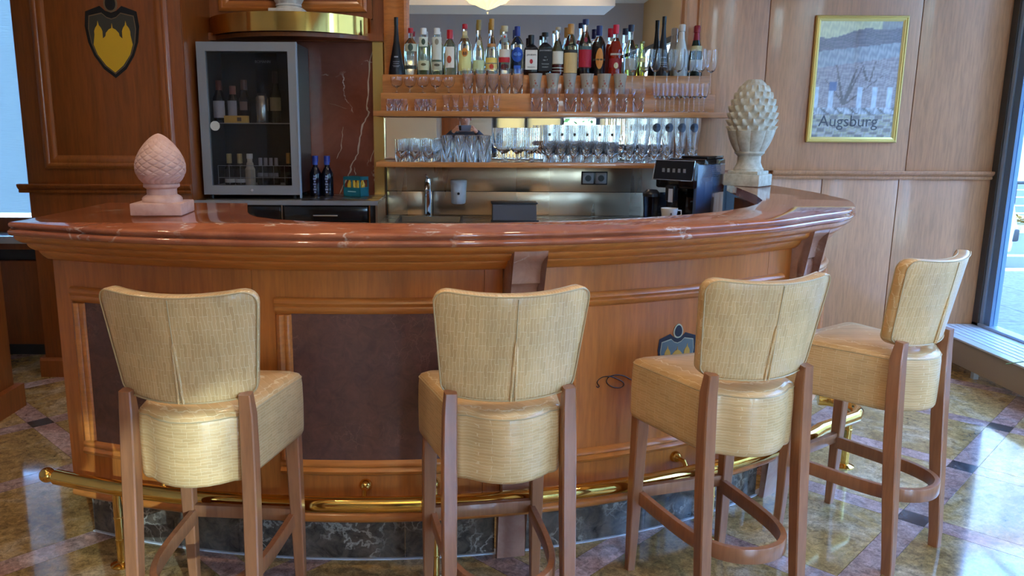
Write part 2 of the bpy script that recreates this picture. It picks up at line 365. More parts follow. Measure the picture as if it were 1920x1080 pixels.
def text(s, size, m, parent, loc, rot=(PI / 2, 0, 0), ext=0.0003, name='lettering', align='CENTER'):
    cu = bpy.data.curves.new(name, 'FONT'); cu.body = s; cu.size = size; cu.extrude = ext; cu.align_x = align; cu.align_y = 'CENTER'; cu.resolution_u = 3
    tmp = bpy.data.objects.new('tmp', cu); COL.objects.link(tmp); bpy.context.view_layer.update()
    me = bpy.data.meshes.new_from_object(tmp.evaluated_get(bpy.context.evaluated_depsgraph_get())); bpy.data.objects.remove(tmp); me.materials.clear(); me.materials.append(m)
    o = bpy.data.objects.new(name, me); COL.objects.link(o); o.parent = parent; o.location = loc; o.rotation_euler = rot; return o
def catmull(pts, n=6):
    out = []
    for i in range(len(pts) - 1):
        p0, p1, p2, p3 = [Vector(pts[min(max(j, 0), len(pts) - 1)]) for j in (i - 1, i, i + 1, i + 2)]
        for k in range(n):
            t = k / n; out.append(.5 * ((2 * p1) + (p2 - p0) * t + (2 * p0 - 5 * p1 + 4 * p2 - p3) * t * t + (3 * p1 - p0 - 3 * p2 + p3) * t ** 3))
    out.append(Vector(pts[-1])); return out
ORD = 'first second third fourth fifth sixth seventh eighth ninth tenth eleventh twelfth'.split()

# ------------------------------------------------------------------ the setting: floor
YB = 5.15
fl = struct('floor', MB().box(-4.4, WINX, -5.6, 5.6, -0.10, -0.004), M['tile_gold'])
def clip(poly, x0, x1, y0, y1):
    for ax, lim, sgn in ((0, x0, 1), (0, x1, -1), (1, y0, 1), (1, y1, -1)):
        out = []
        for i in range(len(poly)):
            a, b = poly[i - 1], poly[i]; ia = (a[ax] - lim) * sgn >= 0; ib = (b[ax] - lim) * sgn >= 0
            if ia != ib:
                t = (lim - a[ax]) / (b[ax] - a[ax]); out.append((a[0] + (b[0] - a[0]) * t, a[1] + (b[1] - a[1]) * t))
            if ib: out.append(b)
        poly = out
        if len(poly) < 3: return []
    return poly
PT, BWD, GAP = 0.686, 0.102, 0.0022
U0, V0 = 3.255, 0.79
r2 = math.sqrt(.5)
def uv2w(u, v): return ((u - v) * r2, (u + v) * r2)
_tm = {}
def floor_piece(name, u0, u1, v0, v1, m):
    u0 += GAP / 2; v0 += GAP / 2; u1 -= GAP / 2; v1 -= GAP / 2
    poly = [uv2w(u0, v0), uv2w(u1, v0), uv2w(u1, v1), uv2w(u0, v1)]
    cp = clip(poly, -3.68, WINX - .01, 1.35, 5.14)
    if not cp: return
    full = len(cp) == 4 and all(min(math.dist(a, b) for b in poly) < 1e-6 for a in cp)
    c = uv2w((u0 + u1) / 2, (v0 + v1) / 2)
    if full:
        if name not in _tm:
            _tm[name] = mesh(name, MB().prism([(p[0] - c[0], p[1] - c[1]) for p in poly], -0.006, 0.0), m, 0)
        o = bpy.data.objects.new(name, _tm[name])
    else:
        o = bpy.data.objects.new(name, mesh(name, MB().prism([(p[0] - c[0], p[1] - c[1]) for p in cp], -0.006, 0.0), m, 0))
    COL.objects.link(o); o.location = (c[0], c[1], 0); o.parent = fl
hb = BWD / 2
for i in range(-9, 9):
    for j in range(-9, 12):
        u, v = U0 + i * PT, V0 + j * PT
        floor_piece('inlay_tile', u - hb, u + hb, v - hb, v + hb, M['tile_dark'])
        floor_piece('border_tile', u + hb, u + PT - hb, v - hb, v + hb, M['tile_pink'])
        floor_piece('cross_border_tile', u - hb, u + hb, v + hb, v + PT - hb, M['tile_pink'])
        floor_piece('tile', u + hb, u + PT - hb, v + hb, v + PT - hb, M['tile_gold'])

# ------------------------------------------------------------------ ceiling and walls
ZC = 3.8
struct('ceiling', MB().box(-4.4, 3.6, -5.8, 5.6, ZC, ZC + .1), M['plaster'])
struct('trim_1', MB().box(-4.3, 2.3, -3.6, -2.6, 3.32, ZC), M['plaster'])
struct('trim_2', MB().box(-4.3, -1.15, -1.6, 0.6, 3.45, ZC), M['plaster'])
wb = struct('wall_back', MB().box(-1.62, WINX + .06, YB + .01, YB + .15, 0, ZC), M['crest_wood'])
def panel(x0, x1, z0, z1, y=YB, parent=wb, m=None, name='panel', th=.009):
    return obj(name, MB().box(x0 + .0025, x1 - .0025, y, y + th, z0, z1, .0015), m or M['wall_wood'], parent, 30)
for a, b in ((1.45, 1.871), (1.871, 2.809), (2.809, 3.37)): panel(a, b, 1.215, ZC)
panel(1.365, 1.86, 0.0, 1.14, m=M['black_gloss'], name='dark_panel'); panel(1.45, 1.86, 1.14, 1.20)  # black sheet stands in for the shaded void behind the bar end
for a, b in ((1.86, 2.285), (2.285, 2.775), (2.775, 3.37)): panel(a, b, 0.0, 1.200)
def rail(name, x0, x1, y, z0, z1, m):
    h = z1 - z0; pr = [(y, z0), (y - .014, z0), (y - .018, z0 + h * .22), (y - .014, z0 + h * .34), (y - .020, z0 + h * .42), (y - .030, z0 + h * .60), (y - .034, z0 + h * .72), (y - .036, z1 - .004), (y - .032, z1), (y, z1)]
    return struct(name, MB().prism(pr, x0, x1, 'X'), m)
rail('trim_3', 1.955, 3.39, YB, 1.163, 1.215, M['wall_wood'])
# crest wall, standing forward at the far side of the bar
cw = struct('wall_crest', MB().box(-2.5, -1.56, 4.61, 5.3, 0, ZC), M['crest_wood'])
panel(-2.495, -1.562, 1.14, ZC, 4.60, cw, M['crest_wood']); panel(-2.495, -1.562, .11, 1.10, 4.60, cw, M['crest_wood'])
rail('trim_4', -2.545, -1.56, 4.60, 1.095, 1.145, M['crest_wood'])
struct('trim_5', MB().prism([(4.6, 0), (4.575, 0), (4.575, .10), (4.585, .112), (4.6, .115)], -2.52, -1.56, 'X'), M['crest_wood'])
struct('trim_6', MB().box(-2.53, -2.49, 4.6, 5.2, 0, .115), M['crest_wood'])
def frame_rect(parent, x0, x1, z0, z1, y, wd, m, d=.016, name='panel_molding'):
    """four mitred lengths of raised moulding"""
    prof = [(0, 0), (0, d * .5), (wd * .15, d * .9), (wd * .32, d), (wd * .45, d * .6), (wd * .62, d * .75), (wd * .85, d * .4), (wd, d * .25), (wd, 0)]
    cs = [(x0, z0), (x1, z0), (x1, z1), (x0, z1)]; ins = [(1, 1), (-1, 1), (-1, -1), (1, -1)]
    for k in range(4):
        a, b = cs[k], cs[(k + 1) % 4]; ia, ib = ins[k], ins[(k + 1) % 4]
        r1 = [Vector((a[0] + ia[0] * p, y - q, a[1] + ia[1] * p)) for p, q in prof]; r2_ = [Vector((b[0] + ib[0] * p, y - q, b[1] + ib[1] * p)) for p, q in prof]
        obj(name, MB().loft([r1, r2_], True, True), m, parent, 50)
frame_rect(cw, -2.385, -1.635, 1.232, 3.2, 4.60, .075, M['trim_shaded'], .02)
# niche: red marble back, brass edging, wood above
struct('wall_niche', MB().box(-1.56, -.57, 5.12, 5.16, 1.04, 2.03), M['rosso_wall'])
def vein(pts, w):
    vs = []; fs = []; rv = random.Random(4); P = catmull([(a, b, 0) for a, b in pts], 4)
    for k, v in enumerate(P):
        a = aty(v.x + rv.uniform(-1.2, 1.2), v.y, 5.119); q = w * rv.uniform(.5, 1.3) * (1 - .5 * abs(2 * k / len(P) - 1)); vs += [a - Vector((q, 0, 0)), a + Vector((q, 0, 0))]
    for k in range(len(P) - 1): fs.append((2 * k, 2 * k + 1, 2 * k + 3, 2 * k + 2))
    obj('marble_vein', MB().add(vs, fs), flat((178, 158, 140), .15), bpy.data.objects['wall_niche'], 0)
vein([(697, 84), (693, 100), (688, 130), (686, 180), (684, 205), (688, 215), (678, 235), (672, 260), (668, 290), (658, 310), (652, 330), (642, 350), (635, 368)], .006)
vein([(641, 240), (638, 262), (637, 280), (628, 300)], .0025); vein([(705, 250), (699, 280), (692, 305)], .0025); vein([(663, 316), (664, 330)], .003); vein([(612, 196), (628, 200), (646, 206)], .0018)
nt_ = struct('trim_7', MB().box(-.57, -.505, 5.095, 5.16, .95, 1.985), M['brass_soft'])
struct('trim_8', MB().box(-1.56, -.50, 5.06, 5.16, 1.985, 2.03), M['crest_wood'])
nu = struct('wall_niche_upper', MB().box(-1.56, -.57, 5.11, 5.16, 2.12, ZC), M['crest_wood'])
frame_rect(nu, -1.50, -.60, 2.16, 3.2, 5.11, .06, M['trim_wood'], .018)
# curved cornice with brass band
def arcpts(xl, xr, yb, bulge, n=28):
    c = (xl + xr) / 2; h = (xr - xl) / 2; R = (h * h + bulge * bulge) / (2 * bulge); cy_ = yb - bulge + R; a = math.asin(h / R)
    return [(c + R * math.sin(-a + 2 * a * i / n), cy_ - R * math.cos(-a + 2 * a * i / n)) for i in range(n + 1)]
cor = thing('cornice_shelf', 'curved shelf with polished brass band above the glass-door refrigerator', 'shelf', (-1.08, 5.1, 2.0))
ap = arcpts(-1.56, -.575, 5.10, .33)
obj('shelf_board', MB().prism(arcpts(-1.545, -.59, 5.11, .315), 2.015, 2.112), M['crest_wood'], cor)
obj('brass_band', MB().loft([[Vector((x, y, 2.012)), Vector((x, y, 2.118)), Vector((x * 1.0, y + .006, 2.118)), Vector((x, y + .006, 2.012))] for x, y in ap]), M['brass'], cor, 40)
obj('soffit', MB().prism(arcpts(-1.555, -.54, 5.12, .29), 1.988, 2.012), M['crest_wood'], cor)
# mirror with wooden surround
struct('trim_10', MB().prism([(-.50, YB + .01), (-.50, YB - .02), (-.47, YB - .028), (-.43, YB - .02), (-.40, YB - .024), (-.375, YB - .034), (-.36, YB - .03), (-.345, YB - .012), (-.345, YB + .01)], 1.78, ZC, 'Z'), M['trim_wood'])
struct('trim_11', MB().prism([(1.325, YB + .01), (1.325, YB - .012), (1.338, YB - .034), (1.352, YB - .036), (1.366, YB - .02), (1.372, YB - .014), (1.42, YB - .014), (1.428, YB - .03), (1.442, YB - .032), (1.45, YB - .012), (1.45, YB + .01)], 1.56, ZC, 'Z'), M['wall_wood'])
mu = thing('mirror', 'large wall mirror behind the row of spirit bottles', 'mirror', (.49, YB, 2.2))
obj('mirror_plate', MB().box(-.345, 1.325, YB + .002, YB + .009, 1.75, 3.2), M['mirror'], mu, 0)
ml = thing('mirror', 'low strip of mirror behind the lowest shelf of drinking glasses', 'mirror', (.49, YB, 1.4))
obj('mirror_plate', MB().box(-.50, 1.325, YB + .002, YB + .009, 1.275, 1.533), M['mirror'], ml, 0)
obj('edge_strip', MB().box(-.505, -.4985, YB - .01, YB + .009, 1.275, 1.53), M['chrome'], ml, 0)
# steel backsplash
bs = struct('wall_backsplash', MB().box(-.50, 1.60, YB + .0, YB + .01, .90, 1.235), M['black'])
for a, b, c, d, mm in ((-.497, 1.60, 1.073, 1.235, 'steel'), (-.497, -.205, .92, 1.070, 'steel'), (-.203, 1.153, .92, 1.070, 'steel'), (1.156, 1.60, .92, 1.070, 'black_gloss')):
    panel(a, b, c, d, YB - .006, bs, M[mm], 'steel_panel', .006)
# left bay with window, sill and low cabinet
struct('wall_left', MB().box(-3.80, -3.68, -5.6, 5.4, 0, ZC), M['taupe'])
struct('wall_window_bay', MB().box(-3.70, -2.5, 5.2, 5.35, 0, .80).box(-3.70, -2.5, 5.2, 5.35, 2.95, ZC), M['crest_wood'])
w1 = struct('window_1', MB().box(-3.68, -2.5, 5.19, 5.26, .80, .885), M['crest_wood'])
obj('window_frame', MB().box(-3.68, -3.60, 5.2, 5.25, .885, 2.95), M['bronze'], w1, 0); obj('window_frame', MB().box(-2.53, -2.5, 5.2, 5.25, .885, 2.95), M['bronze'], w1, 0)
obj('window_frame', MB().box(-3.60, -2.53, 5.2, 5.25, 2.87, 2.95), M['bronze'], w1, 0)
obj('pane', MB().box(-3.60, -2.53, 5.235, 5.239, .885, 2.87), M['pane'], w1, 0)
tag(obj('roller_blind', MB().box(-3.62, -2.51, 5.205, 5.207, .915, 2.9), M['blind'], None, 0, (-3.05, 5.2, 1.9)), 'pale woven blind drawn over the window at the dark end', 'blind')
struct('window_sill', MB().box(-3.68, -2.50, 4.96, 5.2, .745, .79, .004), M['marble_light'])
cb = thing('radiator_cabinet', 'low wood cabinet with dark vent slot under the marble window sill', 'cabinet', (-3.1, 5.05, 0))
obj('body', MB().box(-3.68, -2.50, 5.05, 5.19, .08, .74), M['black'], cb, 0)
obj('front_panel', MB().box(-3.68, -2.502, 5.0, 5.045, .085, .63, .002), M['crest_wood'], cb)
obj('top_rail', MB().box(-3.68, -2.502, 4.99, 5.045, .705, .742, .002), M['crest_wood'], cb)
obj('plinth', MB().box(-3.68, -2.502, 5.06, 5.10, 0, .085), M['black'], cb, 0)
pl = struct('pillar', MB().box(-3.1, -2.385, 3.83, 4.06, 0, ZC, .004), M['crest_wood'])
obj('base', MB().prism([(-3.1, 3.795), (-2.345, 3.795), (-2.345, 4.085), (-3.1, 4.085)], 0, .125), M['crest_wood'], pl, 0)

# window wall beside the stools
ww = struct('window_2', MB().box(WINX - .03, WINX + .05, -5.6, 5.15, 2.86, 2.96), M['bronze'])
struct('wall_right', MB().box(WINX, WINX + .12, -5.6, 5.16, 2.96, ZC), M['ochre'])
obj('corner_post', MB().box(WINX - .02, WINX + .03, 5.09, 5.15, .2, 2.86), M['bronze'], ww, 0)
obj('window_frame', MB().box(WINX - .01, WINX + .05, 5.062, 5.088, .2, 2.86), M['alu'], ww, 0)
obj('window_frame', MB().box(WINX + .0, WINX + .05, 5.0, 5.06, .2, 2.86), M['alu_blue'], ww, 0)
for y in (3.1, 1.3, -.5, -2.3, -4.1): obj('mullion', MB().box(WINX - .01, WINX + .05, y - .035, y + .035, .2, 2.86), M['alu_blue'], ww, 0)
ye = [5.0, 3.135, 3.065, 1.335, 1.265, -.465, -.535, -2.265, -2.335, -4.065, -4.135, -5.6]
for k in range(0, 12, 2): obj('pane', MB().box(WINX + .02, WINX + .026, ye[k + 1], ye[k], .2, 2.86), M['pane'], ww, 0)
obj('lower_frame', MB().box(WINX - .02, WINX + .06, -5.6, 5.15, .16, .235), M['alu'], ww, 0)
ss = struct('trim_12', MB().box(3.05, WINX, -5.5, 5.14, .05, .205), M['casing'])
obj('sill_cover', MB().box(3.035, WINX - .01, -5.5, 5.145, .205, .217, .003), M['sill'], ss)
for k in range(5): obj('groove_bar', MB().box(3.10 + k * .045, 3.118 + k * .045, -5.5, 5.13, .2165, .2195), M['sill'], ss, 0)
for y in (4.62, 3.2, 1.7, .2, -1.3, -2.8, -4.3): obj('foot', MB().box(3.07, 3.10, y, y + .03, 0, .05), M['alu'], ss, 0)
# room behind the camera, seen in the mirrors
struct('wall_rear', MB().box(-3.8, .55, -5.7, -5.6, 0, ZC).box(3.3, 3.43, -5.7, -5.6, 0, ZC).box(.55, 3.3, -5.7, -5.6, 2.75, ZC).box(.55, 3.3, -5.7, -5.6, 0, .4), M['taupe'])
w3 = struct('window_3', MB().box(.55, 3.3, -5.68, -5.58, .36, .42), M['bronze'])
for x in (.55, 1.15, 1.85, 2.55, 3.22): obj('window_frame', MB().box(x, x + .08, -5.68, -5.58, .4, 2.75), M['bronze'], w3, 0)
obj('window_frame', MB().box(.55, 3.3, -5.68, -5.58, 2.67, 2.75), M['bronze'], w3, 0)
for a, b in ((.63, 1.15), (1.23, 1.85), (1.93, 2.55), (2.63, 3.22)): obj('pane', MB().box(a, b, -5.64, -5.634, .42, 2.67), M['pane'], w3, 0)
for x0, x1, m in ((-3.6, -2.5, 'beige'), (-2.4, -1.75, 'crest_wood'), (-1.6, -.55, 'beige'), (-.45, -.1, 'crest_wood'), (0.0, .52, 'beige')):
    obj('panel', MB().box(x0, x1, -5.6, -5.57, .1, 2.5, .004), M[m], bpy.data.objects['wall_rear'])

# ------------------------------------------------------------------ the bar counter
C1, R1, PH1, PH2 = (-.373, 5.20), 2.73, math.radians(-21.87), math.radians(37.3)
Rb = .75; Pk = (C1[0] + R1 * math.sin(PH2), C1[1] - R1 * math.cos(PH2)); C2 = (Pk[0] - Rb * math.sin(PH2), Pk[1] + Rb * math.cos(PH2))
L1 = R1 * (PH2 - PH1); L2 = Rb * (PI / 2 - PH2); L3 = 4.45 - C2[1]; LT = L1 + L2 + L3
def bcurve(s):
    if s <= L1: a = PH1 + s / R1; return Vector((C1[0] + R1 * math.sin(a), C1[1] - R1 * math.cos(a), 0)), Vector((math.sin(a), -math.cos(a), 0))
    if s <= L1 + L2: a = PH2 + (s - L1) / Rb; return Vector((C2[0] + Rb * math.sin(a), C2[1] - Rb * math.cos(a), 0)), Vector((math.sin(a), -math.cos(a), 0))
    return Vector((C2[0] + Rb, C2[1] + s - L1 - L2, 0)), Vector((1, 0, 0))
def bp(s, o, z): p, n = bcurve(s); return p + n * o + Vector((0, 0, z))
def proj(p):
    q = Vector(p) - Vector((0, 0, H)); f = q.y * _c - q.z * _s; d = -(q.z * _c + q.y * _s); X, v = q.x / f, d / f
    X, v = X * _cr + v * _sr, -X * _sr + v * _cr; return PX + F * X, 540 + F * v
def s_at(px, z, o=0.0):
    a, b = 0.0, L1 + L2 * .6
    for _ in range(40):
        m = (a + b) / 2
        if proj(bp(m, o, z))[0] < px: a = m
        else: b = m
    return a
OV = [(0, .150), (.5, .176), (1.5, .174), (2.0, .168), (2.4, .150), (2.82, .105), (3.2, .095), (3.5, .12), (3.8, .145), (4.4, .12)]
def ov(s):
    for (a, u), (b, v) in zip(OV, OV[1:]):
        if s <= b: t = max(0, (s - a) / (b - a)); t = t * t * (3 - 2 * t); return u + (v - u) * t
    return OV[-1][1]
def sweep(prof, s0, s1, n=None, mb=None):
    """prof: closed outline of (offset or function of s, z)"""
    n = n or max(2, int((s1 - s0) / .035)); mb = mb or MB()
    rings = []
    for k in range(n + 1):
        s = s0 + (s1 - s0) * k / n; rings.append([bp(s, (o(s) if callable(o) else o), z) for o, z in prof])
    return mb.loft(rings)
bar = thing('bar_counter', 'curved wooden bar counter with red marble top behind the stools', 'counter', (0, 2.6, 0))
S1c = s_at(975, .6, .03); S2c = L1 + .0
CW = .052
cuts = [0, s_at(472, .98), s_at(908, .98), S1c - CW, S1c + CW, s_at(1440, .98), S2c - CW, S2c + CW, LT]
for k, (a, b) in enumerate(zip(cuts, cuts[1:])):
    if k in (3, 6): continue
    obj('front_board', sweep([(0, .185), (0, 1.10), (-.08, 1.10), (-.08, .185)], a + .0008, b - .0008), M['bar_wood'], bar, 40)
for k in (3, 6): obj('stile', sweep([(-.01, 0.186), (-.01, 1.10), (-.08, 1.10), (-.08, 0.186)], cuts[k], cuts[k + 1]), M['bar_wood'], bar, 40)
obj('end_board', MB().box(-1.39, -1.33, 2.70, 3.18, .185, 1.10), M['bar_wood'], bar, 0)
obj('end_board', MB().box(-1.39, -.93, 3.14, 3.18, .0, 1.10), M['bar_wood'], bar, 0)
pz = .185
for a, b in ((0, .62), (.62, 1.22), (1.22, S1c - CW), (S1c + CW, 2.15), (2.15, S2c - CW), (S2c + CW, 3.35), (3.35, LT)):
    obj('plinth_slab', sweep([(-.07, .004), (-.07, pz), (-.10, pz), (-.10, .004)], a + .0006, b - .0006), M['emperador'], bar, 40)
obj('plinth_edge', sweep([(-.062, 0), (-.062, .005), (-.09, .005), (-.09, 0)], 0.0, LT), M['marble_light'], bar, 40)
obj('plinth_slab', MB().box(-1.365, -1.34, 2.76, 3.16, 0, pz), M['emperador'], bar, 0)
obj('base_molding', sweep([(-.02, .172), (.004, .176), (.010, .186), (.008, .197), (0, .205), (-.02, .205)], 0, S2c - CW), M['trim_wood'], bar, 50)
# stepped wood cornice under the marble
def fr(k, d=0.0): return lambda s: ov(s) * k + d
def cyma(z0, z1, k0, k1, bulge):
    pts = [(fr(k0), z0)]
    for i in range(7):
        t = i / 6; pts.append((fr(k0 + (k1 - k0) * (.35 + .65 * t), bulge * math.sin(PI * t)), z0 + (z1 - z0) * (t * .85 + .08)))
    pts += [(fr(k1), z1), (fr(-.1), z1), (fr(-.1), z0)]
    return pts
obj('cornice_molding', sweep(cyma(1.096, 1.126, .60, .92, .008), -.0, LT), M['trim_wood'], bar, 50)
obj('cornice_molding', sweep(cyma(1.066, 1.096, .32, .62, .006), -.0, LT), M['trim_wood'], bar, 50)
obj('cornice_molding', sweep(cyma(1.030, 1.066, .0, .33, .004), -.0, LT), M['trim_wood'], bar, 50)
# stone corbels
def corbel(sc):
    pr = [(0.0, 0), (.002, .0), (.002, .19), (.030, .20), (.030, .93), (.034, .97), (.045, .985), (.060, .992), (.062, 1.0), (.064, 1.03), (.075, 1.055), (.100, 1.075), (.128, 1.09), (.135, 1.105), (.137, 1.125), (-.02, 1.125), (-.02, 0)]
    k = ov(sc) / .17 * 1.02
    obj('corbel', sweep([(o * (k if z > .98 else 1.0) + (.0 if z > .19 else -.035), z) for o, z in pr], sc - CW + .001, sc + CW - .001, 4), M['corbel_stone'], bar, 40)
corbel(S1c); corbel(S2c)
# sunk panels and their mouldings
def moulding_h(s0, s1, z0, z1, flip=False):
    h = z1 - z0; q = [(0, 0), (.006, 0), (.014, .12), (.018, .30), (.013, .45), (.009, .52), (.013, .62), (.011, .80), (.003, .93), (0, 1)]
    pr = [(o, z0 + (h * t if not flip else h * (1 - t))) for o, t in q]; pr.append((-.004, z1 if not flip else z0)); pr.insert(0, (-.004, z0 if not flip else z1))
    obj('panel_molding', sweep(pr, s0, s1), M['trim_wood'], bar, 50)
def moulding_v(s0, s1, z0, z1):
    q = [(-.004, 0), (.006, 0), (.014, .12), (.018, .30), (.013, .45), (.009, .52), (.013, .62), (.011, .80), (.003, .93), (-.004, 1)]
    rings = [[bp(s0 + (s1 - s0) * t, o, z) for o, t in q] for z in (z0, z1)]
    obj('panel_molding', MB().loft(rings), M['trim_wood'], bar, 50)
def bar_panel(s0, s1, z0, z1, wd=.05, inset=None):
    moulding_h(s0, s1, z0, z0 + wd); moulding_h(s0, s1, z1 - wd, z1, True)
    moulding_v(s0, s0 + wd, z0 + wd, z1 - wd); moulding_v(s1, s1 - wd, z0 + wd, z1 - wd)
    if inset: obj('inset_panel', sweep([(0, z0 + wd - .004), (.0022, z0 + wd - .004), (.0022, z1 - wd + .004), (0, z1 - wd + .004)], s0 + wd - .004, s1 - wd + .004), M[inset], bar, 40)
ZP0, ZP1 = .345, .942
bar_panel(s_at(137, .9), s_at(430, .9), ZP0, ZP1, .055, 'panel_stone')
bar_panel(s_at(517, .9), s_at(866, .9), ZP0, ZP1, .055, 'panel_stone')
bar_panel(s_at(1062, .9), s_at(1463, .9), ZP0, ZP1, .05, None)
bar_panel(S2c + CW + .03, S2c + CW + .36, ZP0, ZP1, .045, 'rosso')
# crest inlaid in the bar front, and flourish
def onbar(sc, zc, k):
    return lambda u, v, o=.0025: bp(sc + u * k, o, zc + v * k)
def onwall(xc, zc, k, y, kv):
    return lambda u, v, o=.0025: Vector((xc + u * k, y - o, zc + v * kv))
SH = [(0, .50), (.10, .53), (.20, .61), (.47, .52), (.50, .28), (.46, .02), (.37, -.20), (.21, -.42), (0, -.57), (-.21, -.42), (-.37, -.20), (-.46, .02), (-.50, .28), (-.47, .52), (-.20, .61), (-.10, .53)]
def flatpoly(fn, poly, o0, o1, name, m, parent):
    n = len(poly); vs = [fn(u, v, o1) for u, v in poly] + [fn(u, v, o0) for u, v in poly]
    fs = [(i, (i + 1) % n, n + (i + 1) % n, n + i) for i in range(n)]
    for t in tessellate_polygon([[Vector((u, v, 0)) for u, v in poly]]): fs.append(tuple(t)); fs.append(tuple(n + i for i in reversed(t)))
    return obj(name, MB().add(vs, fs), m, parent, 0)
SKY = [(-.36, -.02), (-.33, .14), (-.33, .20), (-.31, .25), (-.27, .30), (-.255, .37), (-.24, .30), (-.20, .25), (-.18, .20), (-.18, .08), (-.13, .12), (-.12, .17), (-.06, .23), (-.012, .25), (0, .33), (.012, .25), (.06, .23), (.12, .17), (.13, .12), (.18, .08), (.18, .20), (.20, .25), (.24, .30), (.255, .37), (.27, .30), (.31, .25), (.33, .20), (.33, .14), (.36, -.02), (.30, -.18), (.16, -.36), (0, -.48), (-.16, -.36), (-.30, -.18)]
def crest(fn, parent, field, ink, gold, line):
    flatpoly(fn, SH, 0, .0016, 'shield', ink, parent)
    flatpoly(fn, [(u * .88, v * .88 - .005 - (.03 if v > .4 and abs(u) < .3 else 0)) for u, v in SH], .001, .0022, 'shield_line', line, parent)
    flatpoly(fn, [(u * .85, v * .85 - .005 - (.03 if v > .4 and abs(u) < .3 else 0)) for u, v in SH], .001, .0027, 'shield_field', field, parent)
    flatpoly(fn, SKY, .001, .0034, 'skyline', gold, parent)
    el = lambda r1, r2_: [(r1 * math.sin(2 * PI * k / 20) * (1 - .15 * math.cos(2 * PI * k / 20)), .66 + r2_ * math.cos(2 * PI * k / 20)) for k in range(20)]
    flatpoly(fn, el(.125, .155), .0, .0030, 'cone_rim', line, parent); flatpoly(fn, el(.095, .125), .001, .0036, 'cone', ink, parent)
kc = .166; sc_ = s_at(1268, .62); zc_ = .680
crest(onbar(sc_, zc_ - .01, kc), bar, flat((98, 112, 112)), flat((28, 30, 42)), flat((196, 152, 62)), flat((176, 172, 140)))
fl_pts = [(1120, 722), (1123, 724), (1125, 721), (1121, 715), (1125, 708), (1136, 703), (1150, 704), (1168, 712), (1171, 719), (1163, 724), (1149, 722), (1139, 714), (1142, 705), (1155, 700), (1172, 702), (1192, 712), (1225, 722), (1265, 730)]
def px_on_bar(x, y):
    lo, hi = .2, 1.0
    for _ in range(30):
        z = (lo + hi) / 2; s = s_at(x, z); 
        if proj(bp(s, 0, z))[1] > y: lo = z
        else: hi = z
    return s, z
sp = [px_on_bar(v[0], v[1]) for v in catmull([(a, b, 0) for a, b in fl_pts], 4)]
ms = 2 * sc_
obj('flourish', MB().tube([bp(s, .0012, z) for s, z in sp], .0017, 5), flat((45, 26, 22)), bar)
obj('flourish', MB().tube([bp(ms - s, .0012, z) for s, z in sp], .0017, 5), flat((45, 26, 22)), bar)
# marble top
outer = []; n = 110
for k in range(n + 1): outer.append(LT * k / n)
inner = [(1.50, 4.60), (1.475, 4.47), (1.43, 4.2), (1.36, 3.75), (1.288, 3.464), (1.205, 3.29), (1.115, 3.153), (.98, 3.005), (.828, 2.881), (.607, 2.748), (.42, 2.665), (.228, 2.604), (.05, 2.570), (-.119, 2.555), (-.289, 2.555), (-.43, 2.572), (-.539, 2.607), (-.63, 2.650), (-.705, 2.715), (-.750, 2.79), (-.778, 2.868), (-.871, 3.214), (-1.05, 3.218), (-1.43, 3.20)]
def toploop(d):
    L = [(-1.437 - d, 2.60)] + [tuple(bp(s, ov(s) + d, 0)[:2]) for s in outer]
    e = L[-1]; L += [(e[0] - .02, 4.52 + d), (e[0] - .07, 4.575 + d), (e[0] - .14, 4.60 + d)]
    return L + [(x - (d if i == len(inner) - 1 else 0), y) for i, (x, y) in enumerate(inner)]
prof = [(-.006, 1.170), (0, 1.1675), (.003, 1.162), (.001, 1.156), (-.006, 1.1525), (-.007, 1.149), (.001, 1.147), (.007, 1.143), (.008, 1.137), (.003, 1.130), (-.008, 1.126)]
mb = MB(); loops = [toploop(d) for d, z in prof]; nl = len(loops[0])
vs = [(x, y, z) for (d, z), L in zip(prof, loops) for x, y in L]; fs = []
for k in range(len(prof) - 1):
    for i in range(nl): fs.append((k * nl + i, k * nl + (i + 1) % nl, (k + 1) * nl + (i + 1) % nl, (k + 1) * nl + i))
for base, L in ((0, loops[0]), ((len(prof) - 1) * nl, loops[-1])):
    for t in tessellate_polygon([[Vector((x, y, 0)) for x, y in L]]): fs.append(tuple(base + i for i in t))
obj('marble_top', mb.add(vs, fs), M['rosso'], bar, 50)

# brass foot rail
fr_ = thing('foot_rail', 'polished brass foot rail running along the bar plinth', 'rail', (0, 2.4, 0))
OR, ZR = .083, .28
path = [bp(s, OR, ZR) for s in [i * .05 + .015 for i in range(int((L1 + .22) / .05))]]
endp = [(1.655, 3.21), (1.695, 3.27), (1.705, 3.335), (1.685, 3.39), (1.64, 3.425), (1.61, 3.433), (1.597, 3.436)]
path = [p for p in path if p.x < 1.60] + [Vector((x, y, ZR)) for x, y in endp]
obj('rail_tube', MB().tube(path, .0265, 16), M['brass'], fr_)
p0 = path[0]; d0 = (path[0] - path[1]).normalized()
obj('end_collar', MB().tube([p0 + d0 * .0, p0 + d0 * .012, p0 + d0 * .02], [.0265, .018, .010], 16), M['brass'], fr_)
obj('ball_finial', MB().sphere(p0 + d0 * .042, .0265, 20, 14), M['brass'], fr_)
def post(p):
    x, y = p.x, p.y
    o = obj('post', MB().lathe([(.0001, 0), (.040, 0), (.040, .004), (.028, .010), (.0165, .014), (.0165, .09), (.0185, .092), (.0185, .096), (.0165, .098), (.0165, .17), (.0185, .172), (.0185, .176), (.0165, .178), (.0165, .262), (.0001, .262)], 16, (x, y, 0)), M['brass'], fr_)
def near(px, z=.1):
    return min(path, key=lambda q: abs(proj((q.x, q.y, z))[0] - px))
for px in (240, 820, 1337): post(near(px))
post(Vector((1.700, 3.345, 0)))
